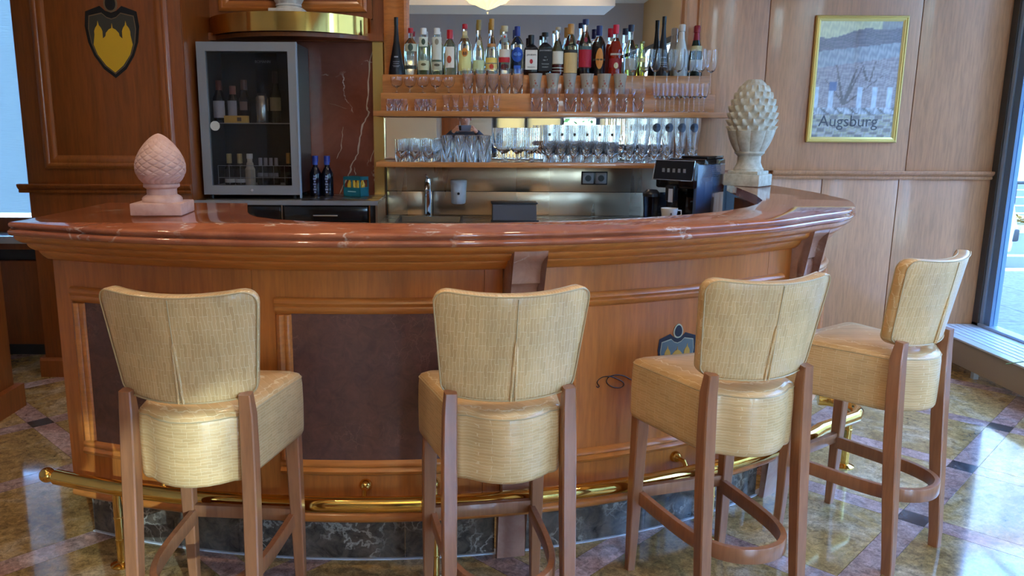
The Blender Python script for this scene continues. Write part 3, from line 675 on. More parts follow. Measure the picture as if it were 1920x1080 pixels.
for px in (330, 690, 818, 1268):
    s = s_at(px, .30); b_ = obj('wall_bracket', MB().tube([bp(s, .002, .31), bp(s, .05, .31), bp(s, OR - .015, .285)], .008, 8), M['brass'], fr_)
    obj('rosette', MB().tube([bp(s, .001, .31), bp(s, .006, .31), bp(s, .02, .31), bp(s, .028, .31)], [.022, .022, .016, .008], 14), M['brass'], fr_)
# ------------------------------------------------------------------ bar stools
def rrect(hx0, hx1, y0, y1, r0, r1, n=6, round_back=0.0):
    """outline, front wide (y1, half width hx1), back narrow (y0, half width hx0)"""
    pts = []
    def arc(cx, cy, r, a0, a1):
        for k in range(n + 1):
            a = a0 + (a1 - a0) * k / n; pts.append((cx + r * math.cos(a), cy + r * math.sin(a)))
    arc(hx1 - r1, y1 - r1, r1, 0, PI / 2); arc(-hx1 + r1, y1 - r1, r1, PI / 2, PI)
    arc(-hx0 + r0, y0 + r0, r0, PI, 1.5 * PI)
    if round_back:
        for k in range(1, 8): t = k / 8; pts.append(((-hx0 + r0) + 2 * (hx0 - r0) * t, y0 - round_back * 4 * t * (1 - t)))
    arc(hx0 - r0, y0 + r0, r0, 1.5 * PI, 2 * PI)
    return pts
def back_fn(u, v, dep):
    """u -1..1 across, v 0..1 up, dep 0 rear face..1 front face"""
    hw = .182 + (.212 - .182) * v ** 1.3
    x = u * hw; fwd = .062 * (abs(u) ** 2.0) - .045 * v
    z = .776 + v * (.288 + .016 * u * u) + .010 * (u * u) * (1 - v)
    th = .040
    return Vector((x * (1 - .05 * dep), -.192 + fwd + th * dep, z))
def make_stool():
    t = thing('bar_stool', '', 'stool')
    # backrest
    ol = []
    for cx, cy, a0 in ((1, 1, 0), (-1, 1, PI / 2), (-1, 0, PI), (1, 0, 1.5 * PI)):
        ru, rv = .20, (.145 if cy else .10)
        for k in range(7):
            a = a0 + PI / 2 * k / 6; ol.append((cx * (1 - ru) + ru * math.cos(a), (cy - rv if cy else rv) + rv * math.sin(a)))
        if a0 == 0 or a0 == PI:
            for k in range(1, 10): q = (1 - ru) * (1 - 2 * k / 10) * (1 if a0 == 0 else -1); ol.append((q, float(cy)))
        else:
            pass
    def ring(sc, dep): return [back_fn(u * sc, .5 + (v - .5) * sc, dep) for u, v in ol]
    rings = [ring(s_, d_) for s_, d_ in ((.02, 0), (.3, 0), (.6, 0), (.85, -.0), (.95, .02), (.985, .08), (1.0, .22), (1.0, .8), (.985, .93), (.95, 1.0), (.8, 1.08), (.5, 1.14), (.02, 1.16))]
    obj('backrest', MB().loft(rings), M['leather_back'], t, 50, world=False)
    rp = ring(.982, -.015); obj('piping', MB().tube(rp, .0022, 5, closed=True), M['piping'], t, 60, world=False)
    rp = ring(.990, .93); obj('piping', MB().tube(rp, .0022, 5, closed=True), M['piping'], t, 60, world=False)
    obj('seam', MB().tube([back_fn(.0, .97 - .93 * k / 10, -.012) for k in range(11)], .0018, 5), M['piping'], t, 60, world=False)
    for q in (-1, 1):
        obj('pleat', MB().tube([back_fn(q * (.006 + .028 * (k / 10)), .58 - .575 * k / 10, -.03) for k in range(11)], [.001] + [.0042] * 9 + [.003], 6), M['leather_back'], t, 60, world=False)
    # seat
    so_ = rrect(.150, .203, -.155, .222, .035, .030, 5, .055)
    def sr(sc, z, dz=0): return [Vector((x * sc, .02 + (y - .02) * sc, z + dz * max(0, min(1, (y + .2) / .42)))) for x, y in so_]
    rr = [sr(.05, .552), sr(.9, .550), sr(.975, .553), sr(.995, .562), sr(1.0, .58), sr(1.004, .65), sr(1.0, .708), sr(.992, .728), sr(.972, .740), sr(.90, .748), sr(.6, .757), sr(.3, .760), sr(.02, .761)]
    obj('seat', MB().loft(rr), M['leather_seat'], t, 60, world=False)
    obj('piping', MB().tube([Vector((x * .990, .02 + (y - .02) * .990, .7315)) for x, y in so_], .0022, 5, closed=True), M['piping'], t, 60, world=False)
    # legs
    for q in (-1, 1):
        rear = MB().bar([(q * .166, -.204, 0), (q * .166, -.202, .06), (q * .1645, -.186, .25), (q * .163, -.170, .45), (q * .1615, -.160, .62), (q * .160, -.156, .74), (q * .158, -.162, .80)],
                        [.030, .032, .036, .038, .038, .036, .032], [.034, .036, .042, .046, .046, .042, .03], (0, 1, 0))
        o = obj('leg', rear, M['leg_wood'], t, 30, world=False)
        front = MB().bar([(q * .175, .204, 0), (q * .1745, .200, .10), (q * .173, .196, .30), (q * .170, .190, .55)], [.026, .031, .038, .044], [.026, .031, .038, .044], (0, 1, 0))
        o2 = obj('leg', front, M['leg_wood'], t, 30, world=False)
        for oo, (x, y) in ((o, (q * .166, -.204)), (o2, (q * .175, .204))):
            obj('foot_cap', MB().cyl((x, y, -.0005), .011, .005, 10), M['black'], oo, 0, world=False)
    obj('stretcher', MB().box(-.165, .165, .186, .208, .265, .305, .003), M['leg_wood'], t, 30, world=False)
    half = [(-.158, .19), (-.155, .06), (-.150, -.04), (-.138, -.12), (-.112, -.185), (-.07, -.225), (-.03, -.240), (0, -.243)]
    ringp = half + [(-x, y) for x, y in reversed(half[:-1])]
    pts = [Vector((v[0], v[1], .268)) for v in catmull([(x, y, 0) for x, y in ringp], 4)]
    obj('footrest_ring', MB().bar(pts, .020, .046), M['leg_wood'], t, 40, world=False)
    return t
POSE = [(-0.7037, 2.1307, -0.0762), (0.0958, 2.1613, 0.1667), (0.796, 2.3436, 0.2982), (1.4488, 2.722, 0.6232)]
LAB = ['cream leather bar stool with a sunlit patch on its backrest, at the dark end',
       'cream leather bar stool before the middle stone corbel, second from the dark end',
       'cream leather bar stool in front of the shield crest, third from the dark end',
       'cream leather bar stool by the window sill, turned most sideways of the four']
st0 = make_stool()
for k, (x, y, a) in enumerate(POSE):
    if k: dup(st0, (x, y, 0), a, LAB[k], 'bar stools along the counter')
st0.location = (POSE[0][0], POSE[0][1], 0); st0.rotation_euler = (0, 0, POSE[0][2]); st0['label'] = LAB[0]; st0['group'] = 'bar stools along the counter'

# ------------------------------------------------------------------ back counter on the dark side: worktop, cabinet, refrigerator
bc = thing('back_cabinet', 'black fronted back bar cabinet with steel top under the refrigerator', 'cabinet', (-1.03, 4.9, 0))
obj('worktop', MB().box(-1.555, -.50, 4.615, 5.118, 1.035, 1.055, .002), M['steel_top'], bc)
obj('worktop_edge', MB().box(-1.555, -.50, 4.608, 4.616, 1.030, 1.0555), M['fridge_frame'], bc, 0)
obj('body', MB().box(-1.55, -.505, 4.66, 5.115, 0.06, 1.035), M['black'], bc, 0)
obj('side_panel', MB().box(-.515, -.503, 4.63, 5.115, 0.0, 1.034), M['steel'], bc, 0)
for a, b in ((-1.545, -1.065), (-1.045, -.56)):
    d = obj('door', MB().box(a + .002, b - .002, 4.635, 4.655, .10, .93, .002), M['dark_panel'], bc)
    e = obj('drawer', MB().box(a + .002, b - .002, 4.635, 4.655, .935, 1.02, .002), M['dark_panel'], bc)
    cx = (a + b) / 2
    obj('handle', MB().tube([(cx - .07, 4.633, .97), (cx - .07, 4.612, .97), (cx + .07, 4.612, .97), (cx + .07, 4.633, .97)], .0045, 8), M['chrome'], e)
obj('edge_strip', MB().box(-1.06, -1.052, 4.63, 4.66, .10, 1.03), M['chrome'], bc, 0)
obj('edge_strip', MB().box(-.553, -.545, 4.63, 4.66, .10, 1.03), M['chrome'], bc, 0)
FZ = 1.056
fx0, fx1, fy0, fy1, fz1 = -1.535, -.965, 4.72, 5.11, 1.945
fg = thing('glass_door_refrigerator', 'grey framed glass-door drinks refrigerator on the dark cabinet', 'refrigerator', ((fx0 + fx1) / 2, 4.9, FZ))
b_ = MB()
b_.box(fx0 + .012, fx1 - .003, 4.775, fy1 - .001, 1.086, 1.115).box(fx0 + .012, fx1 - .003, 4.775, fy1 - .001, fz1 - .03, fz1 - .004).box(fx0 + .01, fx0 + .035, 4.775, fy1, 1.085, fz1 - .003).box(fx1 - .030, fx1 - .002, 4.775, fy1, 1.085, fz1 - .003).box(fx0 + .035, fx1 - .03, fy1 - .02, fy1 - .002, 1.115, fz1 - .03)
obj('casing', b_, M['black'], fg, 0)
obj('liner_back', MB().box(-1.28, -1.15, fy1 - .05, fy1 - .021, 1.5, 1.91), M['black_gloss'], fg, 0)
dr = obj('door', MB().box(fx0, fx0 + .05, 4.735, 4.772, 1.131, fz1 - .051).box(fx1 - .05, fx1, 4.735, 4.772, 1.131, fz1 - .051).box(fx0, fx1, 4.735, 4.772, 1.078, 1.131).box(fx0, fx1, 4.735, 4.772, fz1 - .051, fz1), M['fridge_frame'], fg)
obj('door_glass', MB().box(fx0 + .05, fx1 - .05, 4.752, 4.757, 1.13, fz1 - .05), M['pane_door'], dr, 0)
obj('edge_trim', MB().box(fx1 - .004, fx1 + .003, 4.728, 4.76, 1.06, fz1), M['alu'], dr, 0)
obj('lock', MB().tube([(-1.25, 4.737, 1.104), (-1.25, 4.730, 1.104)], .008, 12), M['chrome'], dr)
obj('hanging_tag', MB().tube([(-1.453, 4.750, 1.475), (-1.453, 4.746, 1.475)], .028, 18), flat((190, 186, 176)), dr)
for x in (fx0 + .04, fx1 - .04):
    for y in (4.76, 5.06): obj('foot', MB().cyl((x, y, FZ), .012, .032, 10), M['black'], fg, 0)
for z in (1.49, 1.125):
    wr = MB()
    for k in range(12): wr.tube([(fx0 + .035, 4.80 + k * .025, z), (fx1 - .03, 4.80 + k * .025, z)], .0015, 4)
    wr.tube([(fx0 + .035, 4.79, z), (fx1 - .03, 4.79, z)], .003, 6)
    obj('wire_shelf', wr, M['fridge_frame'], fg, 0)['kind'] = 'stuff'
gr = MB().tube([(-1.46, 4.785, 1.245), (-1.0, 4.785, 1.245)], .0016, 5).tube([(-1.46, 4.785, 1.175), (-1.0, 4.785, 1.175)], .0016, 5)
for k in range(8): gr.tube([(-1.46 + k * .0655, 4.785, 1.135), (-1.46 + k * .0655, 4.785, 1.245)], .0012, 4)
obj('wire_guard', gr, M['fridge_frame'], fg, 0)
text('BOMANN', .022, flat((185, 185, 185)), fg, Vector((-1.235, 5.055, 1.86)) - fg.location, name='lettering')

# ------------------------------------------------------------------ bottles
def prof_round(h, r, sh=.62, nk=.013, nh=.80, base=.0):
    return [(.0001, .0), (r * .9, .0), (r, .006), (r, h * sh), (r * .96, h * (sh + .03)), (r * .75, h * (sh + .09)), (nk * 1.3, h * (nh - .02)), (nk, h * nh), (nk, h * .97), (nk * 1.12, h * .975), (nk * 1.12, h), (.0001, h)]
def patch(r, z0, z1, half=62, seg=10):
    a = math.radians(-90)
    return MB().lathe([(r, z0), (r, z1)], seg, (0, 0, 0), False, a - math.radians(half), a + math.radians(half))
def square_body(h, r, sh=.60, nk=.014):
    rings = []
    for w_, z in ((.9, 0), (1, .006), (1, h * sh), (.92, h * (sh + .04)), (.6, h * (sh + .10)), (nk / r * 1.0, h * (sh + .15)), (nk / r, h)):
        q = []
        for sx, sy in ((1, 1), (-1, 1), (-1, -1), (1, -1)):
            for k in range(4):
                a = math.atan2(sy, sx) - PI / 4 + PI / 2 * k / 3; c = .72 if w_ > .5 else 0.0; rr = (1 - c)
                q.append(Vector((r * w_ * (sx * c + rr * math.cos(a)), r * w_ * (sy * c + rr * math.sin(a)), z)))
        rings.append(q)
    return MB().loft(rings)
def bottle(name, label, x, y, z, h, r, glass, cap, caph=.12, labels=(), sh=.62, nk=.013, nh=.80, group=None, shape='round', prof=None, capr=1.25, words=(), cat='bottle', capm=None, rz=0.0):
    t = thing(name, label, cat, (x, y, z), rz, group)
    if shape == 'square': obj('glass_body', square_body(h * .97, r, sh, nk), glass, t, 35, world=False)
    else: obj('glass_body', MB().lathe(prof or prof_round(h * .985, r, sh, nk, nh), 20), glass, t, 35, world=False)
    if cap is not None:
        obj('cap', MB().lathe([(nk * .9, h * (1 - caph)), (nk * capr, h * (1 - caph) + .001), (nk * capr, h - .001), (nk * capr * .9, h), (.0001, h)], 14), capm or flat(cap, .35), t, 35, world=False)
    for lb in labels:
        z0, z1, rgb, half = lb[:4]; rad = lb[4] if len(lb) > 4 else r
        if shape == 'square': obj('paper_label', MB().box(-half, half, -r - .0012, -r + .002, z0 * h, z1 * h), flat(rgb, .6), t, 0, world=False)
        else:
            mb_ = patch(rad + .0010, z0 * h, z1 * h, half); obj('paper_label', mb_, flat(rgb, .6), t, 0, world=False)
    for s_, size, zz, rgb in words:
        text(s_, size, flat(rgb), t, (0, -r - .0022, zz * h))
    return t
def discs(t, r, items):
    """round or oval printed marks on a bottle's face: (x, z, rx, rz, rgb)"""
    for x, z, rx, rz, rgb in items:
        vs = [Vector((x, -r - .0030, z))] + [Vector((x + rx * math.cos(2 * PI * k / 16), -math.sqrt(max(0, r * r - (x + rx * math.cos(2 * PI * k / 16)) ** 2)) - .0024, z + rz * math.sin(2 * PI * k / 16))) for k in range(16)]
        obj('printed_mark', MB().add(vs, [(0, i + 1, (i + 1) % 16 + 1) for i in range(16)]), flat(rgb, .6), t, 0, world=False)
YBOT, ZBOT = 5.062, 1.786
def bx(px): return aty(px, 100, YBOT).x
def bh(top): return aty(900, top, YBOT).z - ZBOT
CL, CLG = tinted((244, 250, 246)), tinted((226, 240, 228))
G = None
cone_prof = lambda h, r: [(.0001, 0), (r, 0), (r * 1.0, .004), (r * .93, h * .12), (r * .62, h * .36), (r * .36, h * .58), (r * .27, h * .72), (.0115, h * .84), (.0115, h * .99), (.0105, h), (.0001, h)]
def tapered(x, top, label, y=YBOT):
    h = bh(top); t = thing('tapered_bottle', label, 'bottle', (x, y, ZBOT))
    obj('glass_body', MB().lathe(cone_prof(h, .050), 24), flat((14, 14, 24), .38), t, 35, world=False)
    obj('cap', MB().lathe([(.0125, h * .86), (.0130, h), (.0001, h)], 14), flat((10, 10, 14), .3), t, 35, world=False)
    for k, (zz, ww) in enumerate(((.30, .012), (.225, .020), (.19, .017), (.155, .022), (.135, .016))):
        rr_ = .050 * (.93 - (zz - .12) / .24 * .31) if zz > .12 else .05
        mbq = patch(rr_ + .0012, zz * h, zz * h + (.008 if k == 0 else .0022), math.degrees(ww / rr_)); obj('printed_mark', mbq, flat((150, 150, 160)), t, 0, world=False)
    return t
tapered(bx(739), 33, 'matt black tapered bottle at the dark end of the spirits row')
tapered(bx(1238), 29, 'matt black tapered bottle beside the white sparkling wine bottle')
D = [
 # name, label, px, top, r, glass, cap, caph, labels, kwargs, discs
 ('spirit_bottle', 'clear spirit bottle with red cap and round dark emblem beside the black tapered bottle', 766, 53, .041, CL, (176, 22, 34), .11, [(.50, .66, (196, 196, 168), 60), (.12, .20, (60, 66, 60), 55)], dict(), [(0, .58, .016, .022, (60, 74, 60))]),
 ('spirit_bottle', 'frosted clear bottle with white cap, third bottle from the dark end', 790, 53, .040, CLG, (226, 228, 226), .14, [(.60, .80, (206, 212, 196), 40), (.10, .30, (196, 196, 158), 52)], dict(nk=.015), [(0, .70, .012, .018, (58, 78, 66)), (0, .22, .016, .008, (92, 88, 60))]),
 ('spirit_bottle', 'frosted clear bottle with white cap and grey emblem, fourth bottle from the dark end', 815, 53, .040, CLG, (232, 232, 228), .14, [(.32, .80, (206, 206, 190), 44), (.10, .28, (186, 182, 156), 50)], dict(nk=.015), [(0, .70, .012, .018, (140, 130, 108)), (0, .21, .018, .008, (88, 80, 62))]),
 ('spirit_bottle', 'clear bottle with red cap and peach fruit on its label', 839, 56, .040, CL, (190, 30, 40), .20, [(.16, .62, (222, 214, 196), 42)], dict(nk=.015), [(-.003, .34, .014, .022, (176, 76, 48))]),
 ('spirit_bottle', 'red capped bottle with tall cream yellow label and orange seal', 867, 45, .042, CL, (176, 20, 34), .10, [(.72, .86, (226, 206, 150), 170, .014), (.08, .48, (222, 216, 142), 62)], dict(sh=.58), [(0, .44, .019, .026, (206, 128, 46)), (0, .42, .012, .014, (96, 60, 34))]),
 ('slender_bottle', 'slender clear bottle with plain gold capsule and pale green label', 893, 37, .036, CL, (150, 126, 62), .19, [(.08, .27, (190, 204, 156), 66)], dict(sh=.44, nh=.72, nk=.012), [(0, .58, .012, .018, (204, 200, 166))]),
 ('slender_bottle', 'slender clear bottle with gold and red capsule and orange label', 917, 35, .037, CL, (172, 126, 48), .20, [(.50, .56, (200, 140, 84), 60, .028), (.22, .31, (226, 196, 96), 66), (.08, .20, (220, 190, 110), 66)], dict(sh=.44, nh=.72, nk=.0125), [(0, .15, .013, .016, (196, 62, 40))]),
 ('spirit_bottle', 'beige capped bottle whose white label has a red band', 941, 48, .041, CL, (188, 172, 130), .12, [(.66, .84, (214, 222, 224), 150, .0145), (.36, .52, (214, 206, 190), 50), (.26, .37, (188, 32, 40), 52)], dict(nk=.013, capr=1.6), [(0, .77, .005, .008, (200, 60, 50))]),
 ('spirit_bottle', 'clear bottle with blue cap and bright blue round label', 965, 49, .041, CL, (38, 52, 128), .20, [(.02, .20, (40, 84, 176), 30)], dict(nk=.0155, capr=1.15), [(0, .42, .034, .044, (34, 78, 170)), (0, .43, .024, .012, (90, 130, 206))]),
]
for nm, lb, px, top, r, gl, cap, ch, ls, kw, ds in D:
    h = bh(top); t = bottle(nm, lb, bx(px), YBOT, ZBOT, h, r, gl, cap, ch, ls, **kw); discs(t, r, [(x, z * h, a, b, c) for x, z, a, b, c in ds])
AMB = flat((44, 14, 6), .08)
h = bh(65); t = bottle('whiskey_bottle', 'square whiskey bottle with black cap and white label with red seal', bx(991), YBOT, ZBOT, h, .042, CL, (14, 14, 16), .28, [(.14, .62, (222, 216, 204), .036)], sh=.66, nk=.015, shape='square', words=[('JIM BEAM', .013, .50, (50, 40, 36)), ('BOURBON', .009, .20, (90, 70, 60))])
obj('liquid', MB().box(-.039, .039, -.0395, .039, .004, h * .66, .004), AMB, t, 30, world=False)
discs(t, .042, [(0, h * .34, .010, .014, (168, 34, 36))])
h = bh(60); t = bottle('whiskey_bottle', 'square whiskey bottle with black cap and black label', bx(1017), YBOT, ZBOT, h, .044, CL, (20, 18, 16), .10, [(.10, .62, (22, 22, 24), .041)], sh=.64, nk=.016, shape='square', words=[("JACK DANIEL'S", .0105, .57, (200, 200, 200)), ('Old', .009, .42, (180, 180, 180)), ('No. 7', .012, .35, (200, 200, 200)), ('TENNESSEE', .009, .26, (180, 180, 180)), ('WHISKEY', .009, .19, (180, 180, 180))])
obj('liquid', MB().box(-.040, .040, -.0415, .040, .004, h * .60, .004), AMB, t, 30, world=False)
h = bh(50); t = bottle('spirit_bottle', 'cork necked clear bottle with small white label and dark red liquid', bx(1041), YBOT, ZBOT, h, .040, CL, (176, 158, 128), .06, [(.24, .50, (214, 208, 190), 52), (.09, .105, (200, 190, 180), 60), (.15, .165, (200, 190, 180), 60)], sh=.50, nh=.74)
obj('liquid', MB().lathe([(.0001, .003), (.0392, .004), (.0392, h * .22), (.0001, h * .22)], 18), flat((92, 14, 16), .1), t, 30, world=False)
h = bh(44); t = bottle('spirit_bottle', 'tan capped bottle with tan label under a dark band', bx(1065), YBOT, ZBOT, h, .043, CLG, (190, 138, 72), .20, [(.05, .44, (208, 176, 118), 66), (.44, .50, (46, 44, 40), 66)], sh=.56, nk=.0165, capr=1.2)
h = bh(35); t = bottle('spirit_bottle', 'tallest labelled bottle, navy cap and crimson label', bx(1092), YBOT, ZBOT, h, .042, CL, (30, 36, 84), .10, [(.15, .46, (170, 24, 50), 62), (.46, .52, (70, 96, 100), 62)], sh=.56, nk=.014, capr=1.4)
obj('liquid', MB().lathe([(.0001, .003), (.0412, .004), (.0412, h * .13), (.0001, h * .13)], 18), flat((16, 14, 34), .1), t, 30, world=False)
discs(t, .026, [(0, h * .63, .010, .015, (176, 60, 80))])
h = bh(47); t = bottle('liqueur_bottle', 'dark brown liqueur bottle with navy cap and orange oval label', bx(1118), YBOT, ZBOT, h, .041, CL, (26, 34, 92), .20, [(.30, .34, (36, 52, 46), 60)], sh=.62, nk=.015)
obj('liquid', MB().lathe([(.0001, .003), (.0402, .004), (.0402, h * .60), (.028, h * .68), (.0001, h * .68)], 18), flat((30, 10, 8), .08), t, 30, world=False)
discs(t, .041, [(0, h * .34, .023, .062, (204, 132, 56)), (0, h * .32, .023, .005, (40, 60, 50))])
h = bh(45); t = bottle('aperitif_bottle', 'red capped bottle of bright orange red aperitif', bx(1149), YBOT, ZBOT, h, .043, CL, (196, 26, 52), .18, [(.16, .34, (150, 32, 40), 62), (.40, .44, (190, 180, 170), 50)], sh=.52, nh=.76, nk=.015)
obj('liquid', MB().lathe([(.0001, .003), (.0422, .004), (.0422, h * .50), (.030, h * .60), (.020, h * .68), (.0001, h * .68)], 18), flat((170, 38, 14), .08), t, 30, world=False)
discs(t, .043, [(0, h * .20, .014, .018, (214, 206, 170))])
h = bh(45); t = bottle('spirit_bottle', 'clear bottle with navy cap and slanted black label band', bx(1177), YBOT, ZBOT, h, .041, CL, (22, 24, 52), .13, [(.12, .34, (190, 200, 190), 50)], sh=.50, nh=.72, nk=.0145)
rings = [[Vector((.0425 * math.cos(a), .0425 * math.sin(a), h * (.40 + .05 * math.cos(a)) + dz)) for a in [math.radians(-90 - 60 + 12 * k) for k in range(11)]] for dz in (0, .022)]
obj('paper_label', MB().loft(rings, False, False), flat((24, 22, 20)), t, 0, world=False)
h = bh(76); bottle('slim_bottle', 'slim bottle of yellow green liqueur between clear and black bottles', bx(1199), YBOT, ZBOT, h, .024, tinted((206, 214, 96)), (120, 120, 70), .06, [(.40, .52, (226, 216, 110), 50)], sh=.55, nh=.8, nk=.011)
chp = lambda h, r: [(.0001, 0), (r * .95, 0), (r, .006), (r, h * .30), (r * .93, h * .42), (r * .62, h * .60), (r * .42, h * .74), (r * .36, h * .86), (r * .42, h * .87), (r * .42, h * .975), (r * .35, h), (.0001, h)]
def sparkling(nm, lb, px, top, r, body, foil, lab, neckrgb):
    h = bh(top); t = thing(nm, lb, 'bottle', (bx(px), YBOT, ZBOT)); obj('glass_body', MB().lathe(chp(h, r), 22), flat(body, .22), t, 40, world=False)
    obj('foil', MB().lathe([(r * .50, h * .66), (r * .44, h * .74), (r * .38, h * .86), (r * .45, h * .87), (r * .45, h * .98), (r * .36, h * 1.004), (.0001, h * 1.004)], 18), flat(foil, .35, .2), t, 40, world=False)
    if neckrgb: obj('neck_label', patch(r * .80, h * .50, h * .60, 80), flat(neckrgb), t, 0, world=False)
    if lab: obj('paper_label', patch(r + .001, h * .10, h * .32, 60), flat(lab), t, 0, world=False)
    return t, h
sparkling('sparkling_wine_bottle', 'white painted sparkling wine bottle beside the black tapered one', 1272, 44, .046, (188, 190, 184), (196, 188, 178), None, None)
sparkling('sparkling_wine_bottle', 'dark green sparkling wine bottle with red foil near the shelf end', 1300, 46, .044, (16, 34, 26), (130, 20, 34), (206, 206, 200), (186, 168, 120))

# ------------------------------------------------------------------ shelves
XR = 1.50
sf = thing('stepped_shelf', 'wooden wall shelf rising in two steps under the bottles', 'shelf', (.5, 4.95, 1.54))
obj('shelf_board', MB().box(-.535, 1.595, 4.775, 5.148, 1.536, 1.566, .002), M['shelf_wood'], sf)
obj('step', MB().box(-.50, 1.485, 4.885, 5.148, 1.566, 1.672, .001), M['shelf_wood'], sf)
obj('step', MB().box(-.50, 1.485, 4.995, 5.148, 1.672, ZBOT - .001, .001), M['shelf_wood'], sf)
s3 = thing('wall_shelf', 'lowest wooden shelf, above the steel backsplash', 'shelf', (.4, 4.95, 1.23))
obj('shelf_board', MB().box(-.52, 1.50, 4.745, 5.148, 1.243, 1.272, .002), M['shelf_wood'], s3)
obj('side_panel', MB().box(-.535, -.515, 4.93, 5.148, 1.272, 1.536, .001), M['brass_soft'], s3, 0) if False else None

# ------------------------------------------------------------------ drinking glasses
def gmesh(name, outer_, wall=.0016, base=.006, m='glass', seg=18):
    """closed thin-walled glass; outer_: (r, z) from the base edge to the lip"""
    o = [(.0001, 0)] + outer_; inn = [(max(.0002, r - wall), z) for r, z in reversed(outer_) if z > base]; inn.append((.0001, base))
    return mesh(name, MB().lathe(o + inn, seg), M[m], 40)
def stem(name, h, rb, foot, sh, profile, m='glass'):
    """stemmed glass: foot disc, stem to sh, bowl profile list of (r, z)"""
    o = [(.0001, 0), (foot, 0), (foot, .0015), (.006, .006), (.0032, .014), (.0032, sh - .006)] + profile
    inn = [(max(.0002, r - .0012), z + .0) for r, z in reversed(profile[1:])] + [(.0001, profile[0][1] + .004)]
    return mesh(name, MB().lathe(o + inn, 18), M[m], 40)
GM = {
 'coupe': stem('dessert_glass', .095, .03, .028, .030, [(.006, .032), (.026, .042), (.036, .062), (.037, .095)]),
 'highball': gmesh('highball_glass', [(.026, 0), (.027, .002), (.030, .06), (.036, .145)], base=.012),
 'frosted': gmesh('frosted_tumbler', [(.028, 0), (.029, .003), (.033, .06), (.042, .118)], .002, .010, 'frost'),
 'wine': stem('wine_glass', .26, .04, .036, .125, [(.004, .128), (.022, .140), (.031, .165), (.034, .195), (.032, .262)]),
 'shot': gmesh('shot_glass', [(.017, 0), (.018, .002), (.020, .045), (.0225, .068)], .0016, .012, 'glass_tint', 14),
 'flared': gmesh('flared_shot_glass', [(.024, 0), (.024, .004), (.016, .030), (.018, .055), (.027, .094)], .0015, .022, 'glass_tint', 16),
 'tumbler': gmesh('tall_tumbler', [(.030, 0), (.032, .003), (.033, .08), (.040, .088), (.042, .134)], .0016, .012, 'glass_tint'),
 'cordial': stem('cordial_glass', .165, .03, .027, .075, [(.004, .078), (.016, .092), (.021, .115), (.0245, .165)], 'glass_tint'),
 'cut': gmesh('cut_tumbler', [(.035, 0), (.037, .004), (.038, .06), (.039, .063), (.039, .130)], .003, .016),
 'ribbed': gmesh('ribbed_tumbler', [(.034, 0), (.036, .004), (.036, .152)], .003, .018),
 'goblet': stem('beer_goblet', .20, .04, .034, .050, [(.008, .054), (.028, .068), (.037, .100), (.037, .150), (.034, .200)]),
 'beer': gmesh('tall_beer_glass', [(.030, 0), (.031, .006), (.027, .05), (.034, .12), (.037, .218)], .0022, .02),
 'latte': gmesh('tall_wheat_beer_glass', [(.030, 0), (.031, .008), (.022, .045), (.024, .10), (.034, .19), (.036, .262)], .0022, .02),
}
XG = lambda px, Y, y=200: aty(px, y, Y).x
def place_glass(kind, name, label, x, y, z, group, rz=None):
    o = bpy.data.objects.new(name, GM[kind]); COL.objects.link(o); o.location = (x, y, z); o.rotation_euler = (0, 0, rz if rz is not None else random.random() * 6)
    return tag(o, label, 'glass', group)
def row(kind, name, pxs, Y, z, what, group, ypx=200, jit=.003):
    n = len(pxs)
    for k, px in enumerate(pxs):
        lab = f'{ORD[k]} {what}' if n > 1 else what
        Yk = Y[k % 2] if isinstance(Y, tuple) else Y
        place_glass(kind, name, lab, XG(px, Yk, ypx) + random.uniform(-jit, jit) * .4, Yk + random.uniform(-jit, jit) * .4, z, group)
Z1, Z2, Z3 = 1.6725, 1.5665, 1.2725
row('coupe', 'dessert_glass', [741, 766, 790, 814, 838], 4.925, Z1, 'small stemmed bowl glass from the dark end of the upper step', 'small stemmed bowl glasses on the upper step')
#row('coupe', 'dessert_glass', [752, 777, 801, 825, 848], 4.968, Z1, 'small stemmed bowl glass from the dark end, rear row of the upper step', 'small stemmed bowl glasses on the upper step')
row('highball', 'highball_glass', [874, 898, 921, 944, 967], 4.935, Z1, 'clear highball glass from the dark end of the upper step', 'highball glasses on the upper step')
#row('highball', 'highball_glass', [885, 911, 934, 955], 4.962, Z1, 'clear highball glass from the dark end, rear row of the upper step', 'highball glasses on the upper step')
row('frosted', 'frosted_tumbler', [999, 1032, 1063, 1095, 1127, 1157], 4.935, Z1, 'frosted tumbler with faint red print from the dark end', 'frosted tumblers on the upper step')
for o in [x for x in bpy.data.objects if x.name.startswith('frosted_tumbler')]:
    o.rotation_euler = (0, 0, 0)
    mp_ = MB()
    for a, z, q in ((-90, .060, .012), (-108, .045, .007), (-72, .047, .007), (-98, .076, .006), (-80, .034, .006)):
        mp_.lathe([(.0338 + (z - .06) * .155 + .0008 - q * .07, z - q / 2), (.0338 + (z - .06) * .155 + .0008 + q * .07, z + q / 2)], 3, (0, 0, 0), False, math.radians(a) - q * 12, math.radians(a) + q * 12)
    obj('red_print', mp_, flat((176, 96, 76)), o, 0, world=False)
row('wine', 'wine_glass', [1180, 1202, 1222, 1244, 1264, 1285, 1305, 1325], (4.918, 4.957), Z1, 'large wine glass standing before the black and white bottles, from the dark end', 'large wine glasses on the upper step')
row('shot', 'shot_glass', [727, 741, 755], 4.805, Z2, 'small shot glass of the end cluster, front row', 'shot glasses on the lower step')
row('shot', 'shot_glass', [731, 746], 4.852, Z2, 'small shot glass of the end cluster, rear row', 'shot glasses on the lower step')
row('shot', 'shot_glass', [780, 794, 808], 4.805, Z2, 'small shot glass of the second cluster, front row', 'shot glasses on the lower step')
row('shot', 'shot_glass', [785, 800], 4.852, Z2, 'small shot glass of the second cluster, rear row', 'shot glasses on the lower step')
